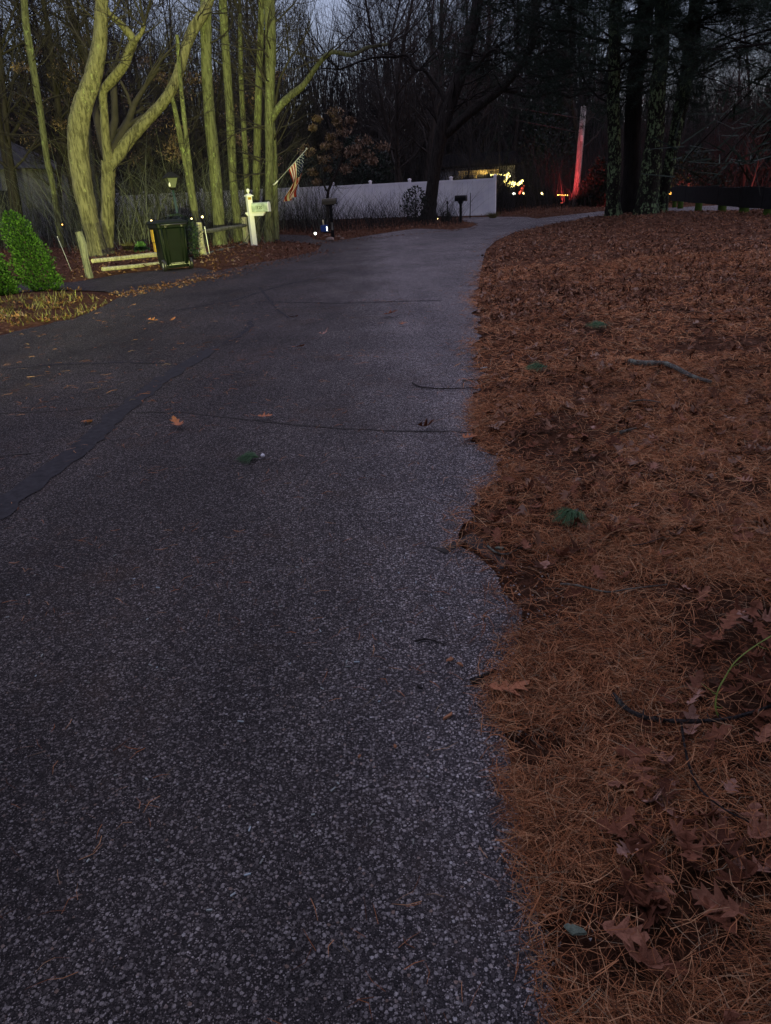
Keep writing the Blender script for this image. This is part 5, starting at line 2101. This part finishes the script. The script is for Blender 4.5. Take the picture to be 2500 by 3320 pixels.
# rows along v (fly), columns along u (hoist): 13 stripes, each two quads wide
NU = 26
for j in range(NV + 1):
    v = j / NV
    for i in range(NU + 1):
        u = i / NU
        h = hp0.lerp(hp1, u)
        # image space target of this thread: hangs down and gathers to a narrow zig-zag
        gx = 955 + 14 * math.sin(v * 5.2) * (v) - 10 * v + (u - .5) * (40 - 12 * v)
        fold = math.sin(u * 9.5 + v * 4.0)
        gx += fold * 9 * v
        gy = 548 - (548 - 492) * u * (1 - v) ** 1.5 + v * (108 - 18 * u) + 0
        tgt = W(gx + 8, gy, 26.45 + .16 * math.cos(u * 9.5 + v * 3.0) * min(1, v * 2.5)) - fb
        k = min(1, v * 1.9) ** 0.8
        k = k * k * (3 - 2 * k)
        straight = h + Vector((.10 * v, 0, -1.0 * v))
        V.append(straight.lerp(tgt, k))
F, MI = [], []
for j in range(NV):
    for i in range(NU):
        F.append((j * (NU + 1) + i, j * (NU + 1) + i + 1, (j + 1) * (NU + 1) + i + 1, (j + 1) * (NU + 1) + i))
        s = i // 2
        canton = (j / NV < .42) and s >= 6
        MI.append(2 if canton else (0 if s % 2 == 0 else 1))
V = [tuple(v) for v in V]
me = mesh_np('cloth', V, np.array(F), [M['flag_red'], M['flag_white'], M['flag_blue']], MI, True)
cl = bpy.data.objects.new('cloth', me)
COL.objects.link(cl)
cl.parent = fl
sm = cl.modifiers.new('solid', 'SOLIDIFY')
sm.thickness = .003
st = MB()
for a in range(9):
    for b in range(6 if a % 2 == 0 else 5):
        u = .46 + .54 * (a + .5 + 0) / 9
        v = .42 * ((b + (.5 if a % 2 == 0 else 1.0)) / 6)
        i, j = min(NU - 1, int(u * NU)), min(NV - 1, int(v * NV))
        c = Vector(V[j * (NU + 1) + i])
        e1 = (Vector(V[j * (NU + 1) + i + 1]) - c).normalized()
        e2 = (Vector(V[(j + 1) * (NU + 1) + i]) - c).normalized()
        nrm = e1.cross(e2).normalized()
        if nrm.y > 0:
            nrm = -nrm
        pts = []
        for k in range(10):
            rr_ = .022 if k % 2 == 0 else .009
            an = k * math.pi / 5
            pts.append(c + nrm * .004 + e1 * rr_ * math.sin(an) + e2 * rr_ * math.cos(an))
        st.add(pts, [tuple(range(10))])
o = st.build('stars', M['vinyl'], cl)

# ------------------------------------------------------------------ white vinyl fence
fR = G(1603, 700)
fR = Vector((fR.x, fR.y, 0))
fL = W(905, 700, 47.0)
fL = Vector((fL.x, 47.0, 0.12))
wf = thing('white_fence', fR, 'long white vinyl privacy fence across the drive', 'fence')
dirf = (fL - fR)
dist = dirf.length
dirn = dirf / dist
angf = math.atan2(dirn.y, dirn.x)
npan = 13
sp = 2.44
top_h = 1.82


def fence_h(t):
    return 0.0 + t * .012


for k in range(npan + 1):
    c = dirn * (sp * k)
    base = Vector((c.x, c.y, 0))
    hz = sp * k * .010
    MB().box((base.x, base.y, (top_h + .10 + hz) / 2), (.127, .127, top_h + .10 + hz), angf).build('post', M['vinyl_far'], wf, False)
    V2 = []
    for (hw, z) in ((.085, 0), (.085, .02), (.02, .07)):
        for sx, sy in ((-1, -1), (1, -1), (1, 1), (-1, 1)):
            x_, y_ = sx * hw, sy * hw
            V2.append((base.x + x_ * math.cos(angf) - y_ * math.sin(angf), base.y + x_ * math.sin(angf) + y_ * math.cos(angf), top_h + .10 + hz + z + .002))
    MB().add(V2, [(3, 2, 1, 0)] + [(q * 4 + i, q * 4 + (i + 1) % 4, (q + 1) * 4 + (i + 1) % 4, (q + 1) * 4 + i) for q in range(2) for i in range(4)] + [(8, 9, 10, 11)]).build('post_cap', M['vinyl_far'], wf)
    if k == npan:
        break
    mid = dirn * (sp * (k + .5))
    for zz, hh_, nm in ((top_h - .06 + hz, .12, 'top_rail'), (.12 + hz, .14, 'bottom_rail')):
        MB().box((mid.x, mid.y, zz), (sp - .127, .05, hh_), angf).build(nm, M['vinyl_far'], wf, False)
    # tongue and groove boards
    nb = 8
    for b_ in range(nb):
        cc = dirn * (sp * k + .0635 + (sp - .127) * (b_ + .5) / nb)
        MB().box((cc.x, cc.y, top_h / 2 + hz + .035), ((sp - .127) / nb - .014, .022 + .002 * (b_ % 2), top_h - .30), angf).build('board', M['vinyl_far'], wf, False)

# ------------------------------------------------------------------ utility pole and wires
UY = 44.0
ub = W(1864, 668, UY)
ut = W(1893, 345, UY)
up_root = thing('utility_pole', (ub.x, UY, 0), 'wooden utility pole glowing red from a lamp at its foot', 'utility pole')
dv = (ut - Vector((ub.x, UY, 0)))
MB().tube([(0, 0, -.2), tuple(dv * .33), tuple(dv * .66), tuple(dv)], [.185, .17, .16, .145], 18).build('shaft', M['pole_wood'], up_root, True)
MB().box(tuple(dv * .70 + Vector((0, -.16, 0))), (.12, .06, .3)).build('number_plate', M['metal'], up_root, False)
top = Vector((ub.x, UY, 0)) + dv * .93
for k, (dz, a, b_, lab) in enumerate([(-.2, (1250, 262), (560, 155), 'upper thick black overhead cable crossing the woods'), (-.9, (1250, 283), (560, 215), 'lower thin overhead cable crossing the woods')]):
    s = top + Vector((-.1, 0, dz))
    e1 = W(a[0], a[1], 41)
    e2 = W(b_[0], b_[1], 37)
    e3 = W(-300, b_[1] - 90, 33)
    P_, R_ = smooth_path([s, (s + e1) / 2 + Vector((0, 0, -.12)), e1, e2, e3], [.018 - .006 * k] * 5, 6)
    root = thing('overhead_cable', s, lab, 'cable')
    MB().tube([p_ - s for p_ in P_], R_, 6).build('cable', M['wire'], root, True)


# ------------------------------------------------------------------ red flood lamps and string lights
def flood(loc, target, energy, label, size=120, col=(1, .07, .07)):
    root = thing('red_floodlight', loc, label, 'floodlight', 'red floodlights')
    d = (Vector(target) - Vector(loc)).normalized()
    rot = d.to_track_quat('-Z', 'Y').to_matrix()
    MB().box((0, 0, .0), (.16, .12, .10), mat=rot).build('housing', M['black'], root, False, .01)
    MB().box(tuple(d * .055), (.13, .09, .012), mat=rot).build('lens', M['bulb_red'], root)
    MB().tube([(0, 0, -.05), (0, 0, -loc[2])], [.012, .012], 6).build('stake', M['black'], root)
    l = lamp_spot('red_flood_lamp', Vector(loc) + d * .09, target, energy, col, size, .6, .06)
    return root


flood((ub.x - 1.3, UY - 2.2, .35), (ub.x + .2, UY, 4.4), 120, 'red floodlight at the foot of the utility pole', 110)
flood((ub.x + 1.9, UY - 1.8, .35), (ub.x + .2, UY + 1.5, .1), 16, 'red floodlight lighting the verge by the pole', 120)
pr = W(2215, 640, 45.0)
flood((pr.x, 44.0, .6), (pr.x + 1.5, 54, 5.0), 90, 'red floodlight lighting the woods behind the guard rail', 130, (1, .10, .08))
flood((pr.x + 3.0, 40.5, .6), (pr.x + 4, 54, 4.0), 40, 'red floodlight right of the orange string lights', 130, (1, .12, .09))


def bulbs(pts, r, mat, root, name='bulb'):
    for p_ in pts:
        MB().lathe(tuple(p_), [(r * .4, -r), (r, -r * .3), (r, r * .3), (r * .3, r)], 6).build(name, M[mat], root, True)


def string(pxs, Y, r, mat, label, n, sag=0.0, jit=3.0):
    g = random.Random(int(pxs[0][0]))
    P_ = [W(a, b, Y) for a, b in pxs]
    Q, _ = smooth_path(P_, [1] * len(P_), max(1, n // (len(P_) - 1)))
    base = P_[0]
    root = thing('string_lights', base, label, 'string lights', 'festive string lights')
    MB().tube([p_ - base for p_ in Q], [.006] * len(Q), 4).build('cord', M['wire'], root)
    bulbs([p_ - base + Vector((g.gauss(0, .012) * jit, g.gauss(0, .03), g.gauss(0, .01) * jit)) for p_ in Q], r, mat, root)
    return root


hx = W(1625, 590, 56)
hs = thing('lit_house', (hx.x - 1.4, 56.5, 0), 'low house with a warmly lit porch beyond the white fence', 'house')
MB().box((0, 2.2, 1.35), (5.0, 4, 2.8)).build('wall', M['siding'], hs)
MB().add([(-2.9, -.2, 2.85), (2.9, -.2, 2.85), (2.9, 2.2, 3.7), (-2.9, 2.2, 3.7), (2.9, 4.6, 2.85), (-2.9, 4.6, 2.85), (-2.9, -.2, 2.7), (2.9, -.2, 2.7), (2.9, 4.6, 2.7), (-2.9, 4.6, 2.7)],
         [(0, 1, 2, 3), (3, 2, 4, 5), (6, 7, 1, 0), (5, 4, 8, 9), (9, 8, 7, 6), (0, 3, 5), (0, 5, 9, 6), (1, 4, 2), (7, 8, 4, 1)]).build('roof', M['roof'], hs)
MB().box((-.2, -.35, 2.35), (2.9, .25, .30)).build('porch_fascia', M['wood_tan'], hs)
for xx in (-1.4, -.4, 1.05):
    MB().box((xx, -.35, 1.2), (.13, .13, 2.4)).build('porch_post', M['wood_tan'], hs)
for xx in (-.9, .4):
    MB().box((xx, .17, 1.5), (.8, .05, 1.1)).build('window', M['window_dark'], hs)
lamp_point('porch_lamp', (hx.x - 1.3, 55.6, 2.1), 9, (1, .75, .3), .1)
lamp_point('porch_lamp', (hx.x + .6, 55.0, 1.6), 6, (1, .75, .3), .1)
string([(1593, 567), (1612, 565), (1640, 567), (1652, 572)], 54.8, .045, 'bulb_yellow', 'yellow string lights along the porch edge of the far house', 12, jit=.8)
string([(1650, 566), (1646, 578), (1640, 590), (1650, 592), (1644, 598)], 54.5, .10, 'bulb_yellow', 'thick bright yellow light cluster hanging by the porch post', 24, jit=3)
string([(1657, 592), (1664, 596), (1672, 595), (1680, 597), (1687, 592), (1695, 586)], 54.0, .085, 'bulb_yellow', 'bright yellow light garland right of the porch', 24, jit=2)
string([(1650, 606), (1658, 605), (1666, 601)], 53.5, .07, 'bulb_yellow', 'short low yellow light string under the garland', 5, jit=2)
string([(1696, 603), (1693, 612), (1690, 620), (1684, 628), (1694, 622)], 50, .05, 'bulb_red', 'red lit little tree of bulbs right of the porch', 14, jit=3)
string([(1665, 627), (1668, 628)], 48, .06, 'bulb_white', 'single pale light at ground height left of the red bulbs', 1, jit=0)
string([(1697, 626), (1700, 627)], 48, .05, 'bulb_warm', 'single warm light at the foot of the red bulbs', 1, jit=0)
string([(1756, 626), (1758, 628)], 48, .05, 'bulb_warm', 'lone warm light between the red bulbs and the pole', 1, jit=0)
string([(1808, 633), (1820, 631), (1828, 634), (1840, 633)], 46, .03, 'bulb_orange', 'row of dim orange lights left of the pole foot', 7, jit=1)
string([(2160, 622), (2167, 625), (2175, 625), (2182, 623), (2188, 616)], 44, .075, 'bulb_orange', 'bright orange light garland left of the guard rail', 16, jit=.8)

# far left pale house
hl_ = thing('pale_house', (-22.5, 45, 0), 'pale house glimpsed through the trunks at the left edge', 'house')
MB().box((0, 0, 1.7), (9, 6, 3.6)).build('wall', M['siding'], hl_)
MB().add([(-4.9, -3.3, 3.5), (4.9, -3.3, 3.5), (4.9, 3.3, 3.5), (-4.9, 3.3, 3.5), (-2.5, 0, 5.4), (2.0, 0, 5.4)],
         [(3, 2, 1, 0), (0, 1, 5, 4), (1, 2, 5), (2, 3, 4, 5), (3, 0, 4)]).build('roof', M['pale_roof'], hl_)
for xx in (-2.5, .5, 3.0):
    wn = MB().box((xx, -3.02, 1.9), (1.0, .05, 1.2)).build('window', M['window_dark'], hl_)

# ------------------------------------------------------------------ guard rail on the right
gpts = [(2192, 38.5), (2212, 37.0), (2272, 33.5), (2350, 30.0), (2423, 27.2), (2500, 25.4), (2600, 23.6)]
gp = [Vector((W(a, 640, b_).x, b_, 0)) for a, b_ in gpts]
g0 = gp[0]
gr = thing('guard_rail', g0, 'low dark board barrier on stout mossy posts at the right', 'barrier')
for k, p_ in enumerate(gp):
    c = p_ - g0
    r0 = (.10, .13, .15, .16, .17, .12, .15)[k]
    MB().lathe((c.x, c.y + .1, -.1), [(r0 * 1.05, 0), (r0, .25), (r0 * .94, 1.0), (r0 * .8, 1.05)], 14).build('post', M['moss_post'], gr, True)
for k in range(len(gp) - 1):
    a, b_ = gp[k] - g0, gp[k + 1] - g0
    d = b_ - a
    L = d.length
    ang = math.atan2(d.y, d.x)
    n_ = max(1, int(L / 1.3))
    for j in range(n_):
        c = a + d * ((j + .5) / n_)
        off = Vector((d.y, -d.x, 0)).normalized() * -.13
        if off.dot(c + g0 - CPOS) > 0:
            off = -off
        off = off * 1.5
        hh_ = .66 + random.uniform(-.02, .02)
        MB().box((c.x + off.x, c.y + .1 + off.y, .34 + hh_ / 2 + random.uniform(-.015, .015)), (L / n_ - .015, .05, hh_), ang + random.gauss(0, .01)).build('board', M['guard_dark'], gr, False, .006)
c = gp[3] - g0
MB().box((c.x + .95, c.y - 1.35, .30), (.13, .01, .11), R(-30)).build('paper_tag', M['vinyl'], gr)

print('objects', len(bpy.data.objects), 'tris', sum(len(m.loops) - 2 * len(m.polygons) for m in bpy.data.meshes))
